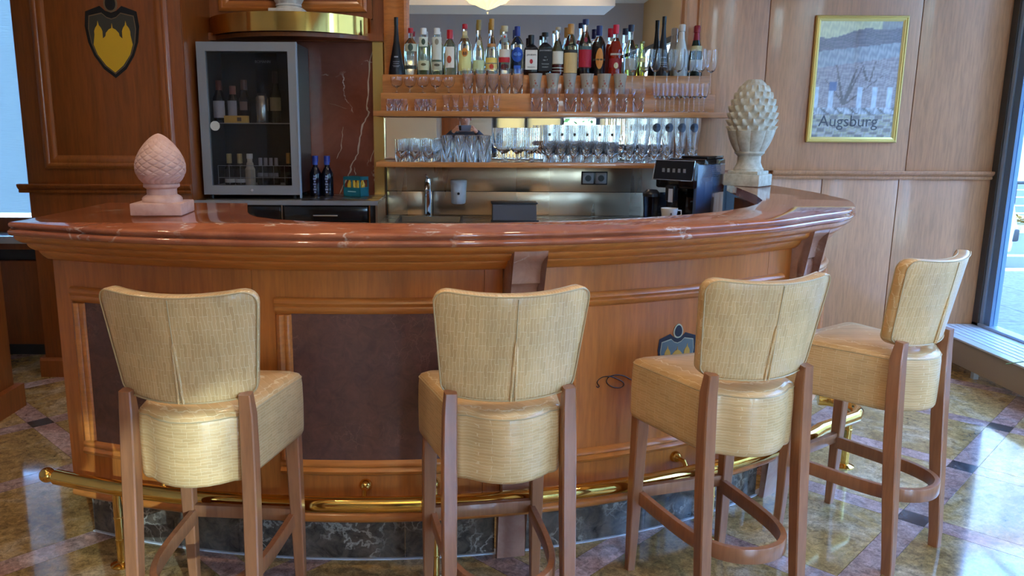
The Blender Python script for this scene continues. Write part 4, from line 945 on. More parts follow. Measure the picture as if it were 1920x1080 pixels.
row('flared', 'flared_shot_glass', [834, 851, 870, 889, 907, 927], 4.83, Z2, 'flared waisted shot glass in the single row, from the dark end', 'flared shot glasses on the lower step')
row('tumbler', 'tall_tumbler', [1003, 1033, 1067, 1096, 1129, 1161, 1193], 4.835, Z2, 'tall tumbler standing below the frosted tumblers, from the dark end', 'tall tumblers on the lower step')
#row('tumbler', 'tall_tumbler', [1017, 1047, 1081, 1110, 1143, 1175, 1207], 4.852, Z2, 'tall tumbler standing below the frosted tumblers, rear row from the dark end', 'tall tumblers on the lower step', jit=0)
row('cordial', 'cordial_glass', [1226, 1243, 1260, 1279, 1297, 1316], 4.803, Z2, 'small stemmed glass at the window end of the lower step', 'small stemmed glasses on the lower step')
row('cordial', 'cordial_glass', [1234, 1252, 1270, 1288, 1307], 4.856, Z2, 'rear small stemmed glass at the window end of the lower step', 'small stemmed glasses on the lower step')
RW = ['front', 'second', 'third', 'rear']
for q, Y in enumerate((4.80, 4.89, 4.98, 5.07)):
    sx = q * 3
    row('cut', 'cut_tumbler', [748 + sx, 774 + sx, 800 + sx], Y, Z3, f'short cut glass tumbler from the dark end, {RW[q]} row of the lowest shelf', 'short cut tumblers on the lowest shelf')
    row('ribbed', 'ribbed_tumbler', [834 + sx * .3, 858 + sx * .3, 882 + sx * .3, 906 + sx * .3], Y, Z3, f'straight ribbed tumbler, {RW[q]} row of the lowest shelf', 'straight ribbed tumblers on the lowest shelf')
for q, Y in enumerate((4.80, 4.89, 4.98)):
    sx = q * 4
    row('goblet', 'beer_goblet', [940 + sx, 966 + sx, 991 + sx], Y, Z3, f'round beer goblet, {RW[q]} row of the lowest shelf', 'beer goblets on the lowest shelf')
    row('beer', 'tall_beer_glass', [1027 + sx * .6 + k * 23.5 for k in range(6)], Y, Z3, f'tall beer glass, {RW[q]} row of the lowest shelf', 'tall beer glasses on the lowest shelf')
    row('latte', 'tall_wheat_beer_glass', [1181 + sx * .4 + k * 23.5 for k in range(6)], Y, Z3, f'waisted wheat beer glass, {RW[q]} row of the lowest shelf', 'tall waisted glasses on the lowest shelf')
for o in [x for x in bpy.data.objects if x.name.startswith('tall_wheat_beer_glass')]:
    if o.location.y > 4.85 or o.location.x < 1.05: continue
    o.rotation_euler = (0, 0, 0)
    obj('round_emblem', MB().add([Vector((0, -.0362, .205))] + [Vector((.024 * math.cos(2 * PI * k / 18), -math.sqrt(.0352 ** 2 - (.024 * math.cos(2 * PI * k / 18)) ** 2) - .0006, .205 + .026 * math.sin(2 * PI * k / 18))) for k in range(18)], [(0, i + 1, (i + 1) % 18 + 1) for i in range(18)]), flat((62, 74, 92)), o, 0, world=False)
for o in [x for x in bpy.data.objects if x.name.startswith('tall_beer_glass')]:
    if o.location.y > 4.85: continue
    o.rotation_euler = (0, 0, 0)
    obj('small_emblem', MB().add([Vector((-.007, -.0365, .155)), Vector((.007, -.0365, .155)), Vector((.007, -.0372, .170)), Vector((-.007, -.0372, .170))], [(0, 1, 2, 3)]), flat((48, 36, 32)), o, 0, world=False)

# ------------------------------------------------------------------ steel worktop, sink, tap, dispenser, box, socket
wt = thing('steel_worktop', 'brushed steel worktop behind the marble bar top', 'worktop', (.5, 4.8, .9))
hx0, hx1, hy0, hy1 = -.40, -.02, 4.72, 5.04
obj('top_sheet', MB().box(-.499, hx0, 4.12, 5.14, .90, .92).box(hx1, 1.36, 4.12, 5.14, .90, .92).box(hx0, hx1, 4.12, hy0, .90, .92).box(hx0, hx1, hy1, 5.14, .90, .92), M['steel_top'], wt, 0)
obj('front_board', MB().box(-.499, 1.35, 4.14, 4.16, .06, .90), M['dark_panel'], wt, 0)
obj('body', MB().box(-.499, 1.35, 4.18, 5.13, .0, .70), M['black'], wt, 0)
sk = thing('sink', 'small steel sink set in the worktop under the tap', 'sink', ((hx0 + hx1) / 2, 4.88, .92))
bw = MB()
rr_ = [[Vector((x, y, z)) for x, y in [(cx + px_ * k, cy_ + py_ * k) for cx, cy_, px_, py_ in ((hx0, hy0, 1, 1), (hx1, hy0, -1, 1), (hx1, hy1, -1, -1), (hx0, hy1, 1, -1))]] for k, z in ((-.010, .9205), (-.010, .9225), (.004, .9225), (.006, .918), (.02, .76), (.06, .752))]
bw.loft(rr_, True, False); obj('bowl', bw.add(rr_[-1], [(0, 1, 2, 3)]), flat((84, 80, 74), .35, .8), sk, 30)
obj('drain', MB().cyl((-.21, 4.88, .752), .03, .004, 16), M['black'], sk)
tp = thing('tap', 'chrome pillar tap with lever behind the sink', 'tap', (aty(801, 408, 5.075).x, 5.075, .92))
tx = tp.location.x
obj('pillar', MB().lathe([(.0001, 0), (.030, 0), (.030, .006), (.024, .012), (.023, .21), (.020, .235), (.0001, .238)], 18, (tx, 5.075, .92)), M['chrome'], tp)
obj('spout', MB().tube([(tx, 5.07, 1.09), (tx, 5.02, 1.125), (tx, 4.95, 1.13), (tx, 4.92, 1.115), (tx, 4.915, 1.095)], [.016, .016, .015, .014, .014], 12), M['chrome'], tp)
obj('lever', MB().tube([(tx, 5.07, 1.155), (tx - .004, 5.04, 1.175), (tx - .008, 4.99, 1.185)], [.010, .008, .007], 8), M['chrome'], tp)
sd = thing('soap_dispenser', 'white wall soap dispenser above the worktop', 'dispenser', (aty(858, 360, 5.13).x, 5.13, 1.0))
sx_ = sd.location.x
rg = []
for z, hw, dp in ((.995, .040, .050), (1.0, .045, .06), (1.06, .048, .078), (1.125, .052, .078), (1.142, .052, .070), (1.148, .044, .055)):
    rg.append([Vector((sx_ + hw * math.cos(a) * (1 if abs(math.cos(a)) < .9 else 1), 5.143 - max(0, dp * 1.25 * math.sin(a)) if math.sin(a) > 0 else 5.143, z)) for a in [2 * PI * k / 24 for k in range(24)]])
obj('housing', MB().loft(rg), M['white'], sd, 50)
obj('push_button', MB().tube([(sx_, 5.056, 1.065), (sx_, 5.041, 1.065)], .0085, 12), M['black'], sd)
bxo = thing('storage_box', 'grey lidded plastic box standing on the worktop', 'box', (aty(963, 395, 4.86).x, 4.86, .92))
X0, X1 = aty(922, 395, 4.86).x, aty(1003, 395, 4.86).x
obj('body', MB().prism([(4.78, .921), (4.95, .921), (4.95, 1.025), (4.83, 1.025)], X0, X1, 'X'), flat((62, 68, 78), .6), bxo, 20)
obj('rim', MB().box(X0 - .008, X1 + .008, 4.823, 4.955, 1.022, 1.030, .001).box(X0 - .012, X1 + .012, 4.77, 4.80, .921, .930, .001), flat((24, 26, 32), .4), bxo)
sc0 = thing('wall_socket', 'black double wall socket with grey inserts on the steel backsplash', 'socket', (.828, 5.14, 1.16))
obj('frame', MB().box(.745, .911, 5.136, 5.144, 1.118, 1.203, .003), M['black'], sc0)
for x in (.787, .869):
    r = obj('insert', MB().box(x - .035, x + .035, 5.131, 5.138, 1.126, 1.195, .004), flat((150, 150, 152), .4), sc0)
    obj('socket_hole', MB().tube([(x, 5.1315, 1.160), (x, 5.130, 1.160)], .020, 20), flat((30, 30, 32), .4), r, 0)
# dark bottles and crate beside the refrigerator
for px, lab in ((590, 'dark blue glass bottle next to the refrigerator side'), (612, 'dark blue glass bottle nearer the small teal crate')):
    x = aty(px, 340, 4.92).x; h = .245
    t = bottle('beer_bottle', lab, x, 4.92, 1.0555, h, .036, flat((8, 9, 26), .12), (34, 48, 130), .16, [(.78, .86, (50, 70, 150), 60, .018)], sh=.56, nh=.74, nk=.015, group='dark blue bottles by the refrigerator')
    text('Desperados', .028, flat((150, 160, 190)), t, (0, -.0385, .082), (PI / 2, -PI / 2, 0)) if False else text('~ Bier ~', .028, flat((150, 160, 190)), t, (0, -.0385, .075), (PI / 2, -PI / 2, 0)) if False else None
    for k in range(7):
        obj('script_mark', patch(.0368, .022 + k * .016, .033 + k * .016, 9 + 5 * (k % 2), 3), flat((120, 128, 160)), t, 0, world=False)
cr = thing('bottle_crate', 'miniature teal bottle crate with yellow bottles, on the cabinet end', 'crate', (aty(666, 360, 4.93).x, 4.93, 1.056), math.radians(-28))
hw_, hd_, hh_ = .062, .045, .12
c_ = MB()
for x0, x1, y0, y1 in ((-hw_, hw_, -hd_, -hd_ + .006), (-hw_, hw_, hd_ - .006, hd_), (-hw_, -hw_ + .006, -hd_, hd_), (hw_ - .006, hw_, -hd_, hd_)):
    c_.box(x0, x1, y0, y1, 0, hh_ * .46); c_.box(x0, x1, y0, y1, hh_ * .84, hh_)
for x in (-hw_, -.003, hw_ - .006):
    for y in (-hd_, hd_ - .006): c_.box(x, x + .006, y, y + .006, 0, hh_)
obj('frame', c_, flat((18, 98, 110), .4), cr, 0, world=False)
obj('base', MB().box(-hw_, hw_, -hd_, hd_, 0, .006), flat((18, 98, 110), .4), cr, 0, world=False)
for x in (-.034, 0, .034):
    for y in (-.02, .02): obj('small_bottle', MB().lathe(prof_round(.108, .0145, .6, .006), 10, (x, y, .006)), flat((196, 160, 48), .3), cr, 30, world=False)
obj('logo_mark', MB().lathe([(.001, 0), (.018, .0), (.020, .008), (.001, .010)], 12, (-.02, -hd_ - .001, .03)), flat((180, 220, 226)), cr, 0, world=False) if False else obj('logo_mark', MB().box(-.030, .030, -hd_ - .0008, -hd_, .028, .034), flat((150, 196, 200)), cr, 0, world=False)
# refrigerator contents
ZS, ZL = 1.4925, 1.1285
fb = lambda px, Y=4.86: aty(px, 200, Y).x
bottle('wine_bottle', 'wine bottle with rose capsule and white label in the refrigerator, nearest its hinge side', fb(408), 4.86, ZS, .245, .036, flat((20, 10, 10), .15), (128, 66, 52), .28, [(.12, .52, (186, 182, 186), 70)], sh=.58, nk=.014)
bottle('wine_bottle', 'wine bottle with copper capsule behind the yellow box in the refrigerator', fb(432), 4.88, ZS, .215, .034, flat((16, 10, 10), .15), (140, 72, 54), .24, [(.2, .6, (160, 160, 168), 50)], sh=.58, nk=.015)
bottle('wine_bottle', 'dark bottle with printed neck in the middle of the refrigerator', fb(452), 4.9, ZS, .25, .034, flat((26, 16, 14), .15), (96, 60, 46), .3, [(.3, .5, (120, 100, 90), 40)], sh=.55, nk=.015)
bottle('wine_bottle', 'tall pale labelled bottle at the far side of the refrigerator shelf', fb(511), 4.9, ZS, .30, .034, flat((40, 36, 22), .15), (60, 44, 34), .25, [(.24, .5, (136, 122, 88), 70)], sh=.55, nk=.013)
jr = thing('metal_canister', 'shiny metal canister on the upper refrigerator shelf', 'canister', (fb(488), 4.86, ZS))
obj('body', MB().lathe([(.0001, 0), (.036, 0), (.038, .004), (.038, .145), (.030, .158), (.0001, .158)], 20), mat('worn_tin', (.55, .53, .46, 1), .25, .9), jr, 40, world=False); obj('lid', MB().cyl((0, 0, .158), .026, .014, 16), flat((50, 40, 34)), jr, 40, world=False)
yb = thing('cardboard_box', 'long yellow box lying on the upper refrigerator shelf', 'box', (fb(443), 4.825, ZS))
obj('carton', MB().box(-.072, .066, -.02, .02, 0, .042, .001), flat((206, 164, 66)), yb, world=False); obj('printed_mark', MB().box(.005, .03, -.0208, -.02, .01, .032), flat((90, 66, 30)), yb, 0, world=False)
for k, px in enumerate((421, 441)):
    bottle('sparkling_miniature', 'small gold-necked sparkling bottle behind the wire guard, ' + ('nearest the hinge side' if k == 0 else 'second from the hinge side'), fb(px, 4.83), 4.83, ZL, .185, .030, flat((30, 26, 20), .15), (170, 150, 96), .42, [(.22, .52, (24, 22, 22), 80), (.08, .21, (180, 180, 176), 80)], sh=.5, nh=.72, nk=.012, group='small sparkling bottles in the refrigerator')
bottle('milk_bottle', 'small white bottle behind the wire guard in the refrigerator', fb(460, 4.83), 4.83, ZL, .185, .029, flat((188, 180, 160), .4), (200, 200, 196), .16, [(.2, .5, (170, 160, 140), 60)], sh=.5, nh=.74, nk=.015)
for k, px in enumerate((480, 490, 500, 510)):
    bottle('miniature_bottle', f'{ORD[k]} dark miniature bottle with silver neck after the small white bottle', fb(px, 4.86), 4.86, ZL, .16, .022, flat((14, 12, 12), .12), (150, 150, 156), .30, [(.3, .45, (120, 120, 124), 40)], sh=.5, nh=.74, nk=.009, group='dark miniatures in the refrigerator')
bottle('miniature_bottle', 'gold necked small bottle at the handle side behind the wire guard', fb(533, 4.83), 4.83, ZL, .19, .022, flat((26, 20, 14), .12), (176, 130, 60), .45, [], sh=.45, nh=.7, nk=.010)

# ------------------------------------------------------------------ coffee machine
cm = thing('coffee_machine', 'black espresso machine with tilted control panel behind the bar end', 'coffee machine', (1.235, 4.413, .9205), math.radians(-43)); cm.scale = (.93, .93, 1.02)
B = lambda n, *a, m='black_gloss', ch=.004, p=None: obj(n, MB().box(*a, ch), M[m], p or cm, 40, world=False)
B('body', -.12, .12, -.06, .20, 0, .385, ch=.012); B('base', -.12, .12, -.235, .10, 0, .070, ch=.008)
B('side_wall', .10, .1235, -.15, .195, .03, .36, m='machine_side', ch=.008); B('water_tank', -.055, .112, -.02, .19, .385, .40, ch=.006)
B('side_panel', .119, .1245, -.05, .13, .05, .27, m='machine_side', ch=.002)
B('head', -.12, .12, -.19, -.03, .235, .372, ch=.012)
cpn = obj('control_panel', MB().prism([(-.215, .280), (-.19, .376), (-.18, .378), (-.19, .275)], -.122, .122, 'X'), M['black_gloss'], cm, 30, world=False)
obj('panel_rim', MB().tube([(-.124, -.217, .279), (.124, -.217, .279), (.124, -.191, .379), (-.124, -.191, .379)], .0028, 6, closed=True), M['chrome'], cm, 50, world=False)
for k in range(5): obj('symbol', MB().box(-.07 + k * .033, -.055 + k * .033, -.2085, -.2045, .318, .338), flat((120, 120, 124)), cm, 0, world=False)
obj('spout', MB().box(-.035, .02, -.225, -.17, .17, .25, .006), M['black'], cm, 30, world=False)
obj('spout_trim', MB().box(-.012, .018, -.229, -.225, .165, .235, .001), M['chrome'], cm, 0, world=False)
ca = obj('milk_carafe', MB().lathe([(.0001, .04), (.034, .04), (.037, .045), (.048, .19), (.046, .20), (.0001, .20)], 20, (-.115, -.235, 0)), tinted((70, 78, 92)), cm, 40, world=False)
obj('carafe_lid', MB().lathe([(.050, .19), (.050, .205), (.030, .225), (.0001, .228)], 20, (-.115, -.235, 0)), M['black'], ca, 40, world=False)
vm = MB()
for i in range(14):
    for j in range(7): vm.box(.1225, .1238, -.09 + i * .016 + (j % 2) * .008, -.083 + i * .016 + (j % 2) * .008, .29 + j * .0105, .2955 + j * .0105)
vg = obj('vent_holes', vm, M['black'], cm, 0, world=False); vg['kind'] = 'stuff'
obj('drip_grille', MB().box(-.10, .10, -.230, -.16, .070, .075, .001), M['chrome'], cm, 0, world=False)
cp = thing('cup', 'small white cup on the coffee machine tray', 'cup', (1.083, 4.227, .9985))
obj('bowl', MB().lathe([(.0001, 0), (.034, 0), (.036, .003), (.045, .062), (.0425, .062), (.033, .006), (.0001, .006)], 24), flat((226, 222, 212), .25), cp, 40, world=False)
obj('handle', MB().tube([(.040, 0, .05), (.062, 0, .05), (.064, 0, .025), (.038, 0, .018)], .004, 8), flat((226, 222, 212), .25), cp, 40, world=False)
obj('printed_mark', MB().box(-.005, .004, -.0418, -.0405, .028, .040), flat((90, 70, 60)), cp, 0, world=False)

# ------------------------------------------------------------------ stone finials shaped as cones
def cone_mesh(R, Hh, turns_, kind, nu, nv):
    mb_ = MB(); vs = []; fs = []
    for j in range(nv + 1):
        v = j / nv
        if kind == 'lattice': rad = R * (math.sin(PI * min(1, (v * .93 + .07)) ** .78) ** .62) * (1 - .10 * v)
        else: rad = R * (math.sin(PI * (v * .86 + .12)) ** .52)
        for i in range(nu):
            u = i / nu
            if kind == 'lattice':
                a = (u * 12 + v * 7.5) % 1; b = (u * 12 - v * 7.5) % 1; e = min(a, 1 - a, b, 1 - b)
                d = .05 * min(1, e / .16) if v > .22 else .045 * abs(math.sin(PI * (u * 22 + .8 * math.sin(v * 20)))) * (1 - v)
                if v > .95: d *= max(0, (1 - v) / .05)
            else:
                n_ = 15; rows = 11.0
                rw = v * rows; q = int(rw); fv = rw - q; fu = (u * n_ + (q % 2) * .5) % 1
                w_ = 1 - abs(fu - .5) * 2
                d = .17 * fv ** .8 * max(0, 1 - abs(fu - .5) * 2 / (1.12 - fv)) if v > .30 else .07 * abs(math.sin(PI * u * 9)) ** .6 * (1 - .3 * v) + .03 * (v / .3)
                if v > .93: d *= max(0, (1 - v) / .07)
            r = rad * (1 + d) if j < nv else .0005
            vs.append((r * math.cos(2 * PI * u), r * math.sin(2 * PI * u), v * Hh))
    for j in range(nv):
        for i in range(nu): fs.append((j * nu + i, j * nu + (i + 1) % nu, (j + 1) * nu + (i + 1) % nu, (j + 1) * nu + i))
    fs.append(tuple(range(nu))); return mb_.add(vs, fs)
def finial(label, loc, rot, m, base, bh_, R, body_z, Hh, kind, neck, steps=False):
    t = thing('stone_pine_cone', label, 'finial', loc, rot)
    obj('plinth_block', MB().box(-base / 2, base / 2, -base / 2, base / 2, 0, bh_, .004), m, t, 30, world=False)
    if steps: obj('plinth_step', MB().box(-base * .42, base * .42, -base * .42, base * .42, bh_ - .001, bh_ * 1.28, .003), m, t, 30, world=False)
    zb = bh_ * (1.28 if steps else 1.0)
    obj('pedestal', MB().lathe([(.0001, zb - .001), (R * neck[0], zb), (R * neck[0], zb + .012), (R * neck[0] * .93, zb + .018), (R * neck[1], zb + (body_z - zb) * .45), (R * neck[1], zb + (body_z - zb) * .8), (R * neck[2], body_z - .004), (R * neck[2], body_z + .006), (.0001, body_z + .006)], 28), m, t, 40, world=False)
    obj('cone', MB().add(*(lambda q: ([v + Vector((0, 0, body_z)) for v in q.v], q.f))(cone_mesh(R, Hh, 8, kind, *((180, 120) if kind == 'scales' else (160, 90))))), m, t, 55, world=False)
    return t
fp = atz(288, 411, 1.17)
finial('smooth pink stone pine cone on the marble top at the dark end', (fp.x, fp.y + .085, 1.1705), math.radians(4), M['pink_stone'], .172, .042, .084, .098, .178, 'lattice', (.80, .60, .72))
fp2 = atz(1411, 345, 1.17)
finial('large cream stone pine cone with pointed scales beside the coffee machine', (1.545, 4.40, 1.1705), math.radians(50), M['cream_stone'], .195, .062, .118, .178, .385, 'scales', (.66, .52, .66), True)
finial('white stone pine cone standing on the brass-banded shelf', (aty(535, 20, 4.94).x, 4.96, 2.1125), 0, M['white_stone'], .20, .035, .105, .06, .33, 'scales', (.72, .66, .72))
# crest inlaid in the wall beside the window bay
ce = thing('wall_crest_emblem', 'shield crest with gold towers on the shaded wood wall panel', 'emblem', (-1.975, 4.60, 1.88))
cx_, cz_ = aty(208, 88, 4.6).x, aty(208, 88, 4.6).z
crest(onwall(cx_, aty(208, 153, 4.6).z + .57 * .325, .30, 4.60, .325), ce, flat((60, 54, 44)), flat((14, 12, 14)), flat((206, 156, 30)), flat((110, 88, 60)))

# ------------------------------------------------------------------ framed poster
pc = [aty(1525, 22, YB - .02), aty(1677, 261, YB - .02)]
x0, x1, z0, z1 = 2.150, 2.722, 1.392, 2.158
po = thing('framed_poster', 'gold framed city poster on the light wood wall above the rail', 'picture', ((x0 + x1) / 2, YB, (z0 + z1) / 2))
frame_rect(po, x0, x1, z0, z1, YB - .012, .034, M['gold_paint'], .014, 'frame_bar')
obj('back_board', MB().box(x0 + .004, x1 - .004, YB - .012, YB - .001, z0 + .004, z1 - .004), M['black'], po, 0)
def paint(u, v):  # street and facade reflections of the glass are painted into the picture
    n = lambda a, b, s=1.0: .5 + .5 * math.sin(a * 12.9898 * s + b * 78.233 * s + 3 * math.sin(a * 7.1 + b * 4.3))
    h1 = n(u * 3, v * 3); h2 = n(u * 9 + 1, v * 7)
    roof = .86 + .10 * u
    if v > roof - .02 * math.sin(9 * u): c = (214, 204, 150) if u < .75 else (150, 140, 128)
    elif v > .74 + .08 * u: c = (96 + 30 * h1, 84 + 24 * h1, 88 + 18 * h1)
    elif v > .60 + .10 * u: c = (140 + 26 * h2, 140 + 22 * h2, 142 + 20 * h2)
    elif v > .26:
        c = (128 + 34 * h1 + 16 * h2, 112 + 30 * h1 + 16 * h2, 110 + 26 * h1 + 16 * h2)
        for (bx0, by0, bx1, by1, wd) in ((.36, .28, .22, .70, .018), (.36, .28, .50, .62, .022), (.40, .34, .56, .62, .012), (.62, .50, .54, .66, .014), (.66, .48, .72, .68, .010), (.36, .30, .10, .52, .010), (.40, .30, .85, .56, .012)):
            t = max(0, min(1, (v - by0) / (by1 - by0))); 
            if by0 <= v <= by1 and abs(u - (bx0 + (bx1 - bx0) * t)) < wd * (1.2 - t): c = (88, 70, 60)
        if v < .44 and (int(u * 17) % 3 == 0) and abs(u - .38) > .10: c = (196, 206, 216)
        if .40 < v < .48 and .18 < u < .26: c = (84, 92, 130)
    elif v > .20: c = (150 + 50 * h2, 150 + 50 * h2, 156 + 46 * h2) if (int(u * 23 + v * 40) % 4) else (96, 86, 78)
    else: c = (150 + 34 * h1, 142 + 30 * h1, 122 + 26 * h2) if (int(u * 11 + 3 * v) + int(v * 37)) % 3 else (112, 100, 90)
    k = .9 + .1 * h2
    return tuple(min(255, (q * .85 + 46) * k) for q in c)
nx, nz = 66, 90; xa, xb, za, zb_ = x0 + .03, x1 - .03, z0 + .03, z1 - .03
me = bpy.data.meshes.new('print'); vs = [(xa + (xb - xa) * i / nx - po.location.x, -.0135, za + (zb_ - za) * j / nz - po.location.z) for j in range(nz + 1) for i in range(nx + 1)]
me.from_pydata(vs, [], [(j * (nx + 1) + i, j * (nx + 1) + i + 1, (j + 1) * (nx + 1) + i + 1, (j + 1) * (nx + 1) + i) for j in range(nz) for i in range(nx)])
ca_ = me.color_attributes.new('Print', 'FLOAT_COLOR', 'POINT')
for j in range(nz + 1):
    for i in range(nx + 1): ca_.data[j * (nx + 1) + i].color = srgb(*paint(i / nx, j / nz))
mp_ = mat('poster_print', (1, 1, 1, 1), .4); t_, n_, l_, b2 = nodes(mp_); at = n_.new('ShaderNodeAttribute'); at.attribute_name = 'Print'; l_.new(at.outputs['Color'], b2.inputs['Base Color'])
me.materials.append(mp_); o = bpy.data.objects.new('print', me); COL.objects.link(o); o.parent = po
text('Augsburg', .098, flat((56, 52, 54)), po, Vector((aty(1524, 222, YB).x + .018, YB - .0142, aty(1560, 221, YB).z)) - po.location, name='lettering', align='LEFT')
text('Die Fuggerstadt am Lech', .017, flat((80, 74, 70)), po, Vector((2.215, YB - .0142, 1.455)) - po.location, name='lettering', align='LEFT') if False else None
obj('glass_sheet', MB().box(x0 + .03, x1 - .03, YB - .019, YB - .0175, z0 + .03, z1 - .03), M['pane_clear'], po, 0)

# ------------------------------------------------------------------ palm in a pot near the window
pa = thing('potted_palm', 'potted palm whose green leaf tip reaches in beside the window sill', 'plant', (2.78, 2.72, 0))
obj('pot', MB().lathe([(.0001, 0), (.12, 0), (.15, .30), (.16, .30), (.16, .32), (.14, .32), (.13, .29), (.0001, .29)], 24), M['pink_stone'], pa, 40, world=False)
obj('trunk', MB().tube([(0, 0, .28), (.01, 0, .5), (0, .01, .62)], [.03, .028, .02], 10), flat((92, 70, 46), .8), pa, 40, world=False)
tipw = aty(1888, 672, 3.45) - Vector((2.78, 2.72, 0))
for k in range(26):
    a = 2 * PI * k / 26 * 2.4 + .3; el = .2 + .9 * (k / 26); L = .42
    tip = Vector((math.cos(a) * L * math.cos(el) * 1.1, math.sin(a) * L * math.cos(el) * 1.1, .6 + L * math.sin(el) - .12)) if k else tipw
    if k and tip.x < .1 and tip.y > .1: tip.y *= .3; tip.x *= .4; tip.z += .1
    b0 = Vector((0, 0, .58)); mid = (b0 + tip) / 2 + Vector((0, 0, .12)); rings = []
    for q in range(8):
        t = q / 7; p = b0 * (1 - t) ** 2 + mid * 2 * t * (1 - t) + tip * t * t; d = (tip - b0); sd_ = Vector((-d.y, d.x, 0)).normalized() * (.022 * math.sin(PI * (.08 + .92 * (1 - t))) + .0008)
        rings.append([p - sd_, p + Vector((0, 0, -.003)), p + sd_, p + Vector((0, 0, .002))])
    obj('leaf', MB().loft(rings), flat((58, 104, 44) if k % 3 else (96, 132, 52), .4), pa, 40, world=False)
# ------------------------------------------------------------------ person taking the picture, seen in the mirrors
def skin_obj(name, parent, verts, edges, m, root=0, sub=2):
    me = bpy.data.meshes.new(name); me.from_pydata([v[:3] for v in verts], edges, []); me.materials.append(m)
    o = bpy.data.objects.new(name, me); COL.objects.link(o); o.parent = parent
    sk_ = o.modifiers.new('skin', 'SKIN'); 
    if not me.skin_vertices: me.skin_vertices.new() if hasattr(me.skin_vertices, 'new') else None
    for i, v in enumerate(verts):
        r = v[3]; me.skin_vertices[0].data[i].radius = (r, v[4] if len(v) > 4 else r)
        me.skin_vertices[0].data[i].use_root = (i == root)
    ss_ = o.modifiers.new('sub', 'SUBSURF'); ss_.levels = sub; ss_.render_levels = sub
    sk_.use_smooth_shade = True
    return o
PY = -.46
pe = thing('person', 'person in a dark navy jacket photographing the bar, reflected in the low mirror strip', 'person', (0, PY, 0))
skinm = mat('skin', (0.55, 0.28, 0.20, 1), .5); navy = mat('navy_cloth', (0.012, 0.02, 0.045, 1), .8); dark = mat('dark_trousers', (0.02, 0.02, 0.025, 1), .8); shoe = flat((30, 26, 24))
bv = [(0, 0, .95, .14, .11), (0, 0, 1.15, .13, .10), (0, 0, 1.32, .15, .10), (0, .01, 1.43, .055), (0, .02, 1.49, .052), (0, .035, 1.56, .075, .085), (0, .035, 1.635, .078, .09), (0, .03, 1.69, .05)]
be = [(0, 1), (1, 2), (2, 3), (3, 4), (4, 5), (5, 6), (6, 7)]
for q in (-1, 1):
    i = len(bv)
    bv += [(q * .17, 0, 1.38, .055), (q * .30, .06, 1.26, .046), (q * .385, .14, 1.18, .040), (q * .26, .28, 1.31, .034), (q * .145, .40, 1.425, .024), (q * .125, .425, 1.445, .026)]
    be += [(2, i), (i, i + 1), (i + 1, i + 2), (i + 2, i + 3), (i + 3, i + 4), (i + 4, i + 5)]
    hnd = i + 5
    for f, dz in enumerate((.030, .012, -.006, -.022)):
        j = len(bv); bv += [(q * .108, .447, 1.462 + dz * .8, .0085), (q * .094, .452, 1.466 + dz, .0080), (q * (.080 - .004 * f), .4485, 1.466 + dz, .0072)]
        be += [(hnd, j), (j, j + 1), (j + 1, j + 2)]
    j = len(bv); bv += [(q * .108, .415, 1.44, .009), (q * .088, .422, 1.443, .0085)]; be += [(hnd, j), (j, j + 1)]
    i = len(bv); bv += [(q * .10, 0, .88, .085), (q * .11, .01, .50, .055), (q * .115, -.01, .10, .036), (q * .12, .10, .045, .034), (q * .125, .17, .035, .028)]
    be += [(0, i), (i, i + 1), (i + 1, i + 2), (i + 2, i + 3), (i + 3, i + 4)]
skin_obj('body', pe, bv, be, skinm)
jv = [(0, 0, .92, .165, .13), (0, 0, 1.15, .155, .12), (0, 0, 1.32, .17, .12), (0, .005, 1.41, .085)]
je = [(0, 1), (1, 2), (2, 3)]
for q in (-1, 1):
    i = len(jv); jv += [(q * .175, 0, 1.375, .072), (q * .30, .06, 1.26, .060), (q * .39, .14, 1.175, .054), (q * .26, .28, 1.31, .046), (q * .160, .385, 1.408, .044), (q * .146, .400, 1.424, .040)]
    je += [(2, i), (i, i + 1), (i + 1, i + 2), (i + 2, i + 3), (i + 3, i + 4), (i + 4, i + 5)]
skin_obj('jacket', pe, jv, je, navy)
tv = [(0, 0, .97, .15, .115)]; te = []
for q in (-1, 1):
    i = len(tv); tv += [(q * .10, 0, .86, .10), (q * .11, .01, .50, .07), (q * .115, -.01, .08, .055)]; te += [(0, i), (i, i + 1), (i + 1, i + 2)]
    obj('shoe', MB().loft([[Vector((q * .12 + x * w_, y, z)) for x, z in ((-1, .0), (1, .0), (1, h_ * .7), (.5, h_), (-.5, h_), (-1, h_ * .7))] for y, w_, h_ in ((-.07, .032, .08), (-.03, .040, .095), (.06, .044, .08), (.15, .046, .06), (.20, .034, .045))]), shoe, pe, 60, world=False)
skin_obj('trousers', pe, tv, te, dark)
obj('hair', MB().lathe([(.0001, .095), (.05, .088), (.080, .055), (.090, .015), (.092, -.03), (.085, -.05)], 20, (0, .022, 1.645)), flat((86, 64, 48), .8), pe, 60, world=False)
for q in (-1, 1):
    obj('eye', MB().sphere((q * .031, .113, 1.60), .011, 10, 8), flat((230, 226, 220)), pe, 60, world=False)
    obj('pupil', MB().sphere((q * .031, .1215, 1.60), .0045, 8, 6), flat((30, 24, 20)), pe, 60, world=False)
    obj('ear', MB().sphere((q * .080, .03, 1.595), .020, 10, 8, 1.4), skinm, pe, 60, world=False)
obj('nose', MB().loft([[Vector((0, .112, 1.605)), Vector((.006, .11, 1.605)), Vector((-.006, .11, 1.605))], [Vector((0, .143, 1.567)), Vector((.015, .115, 1.565)), Vector((-.015, .115, 1.565))], [Vector((0, .118, 1.558)), Vector((.010, .11, 1.558)), Vector((-.010, .11, 1.558))]]), skinm, pe, 60, world=False)
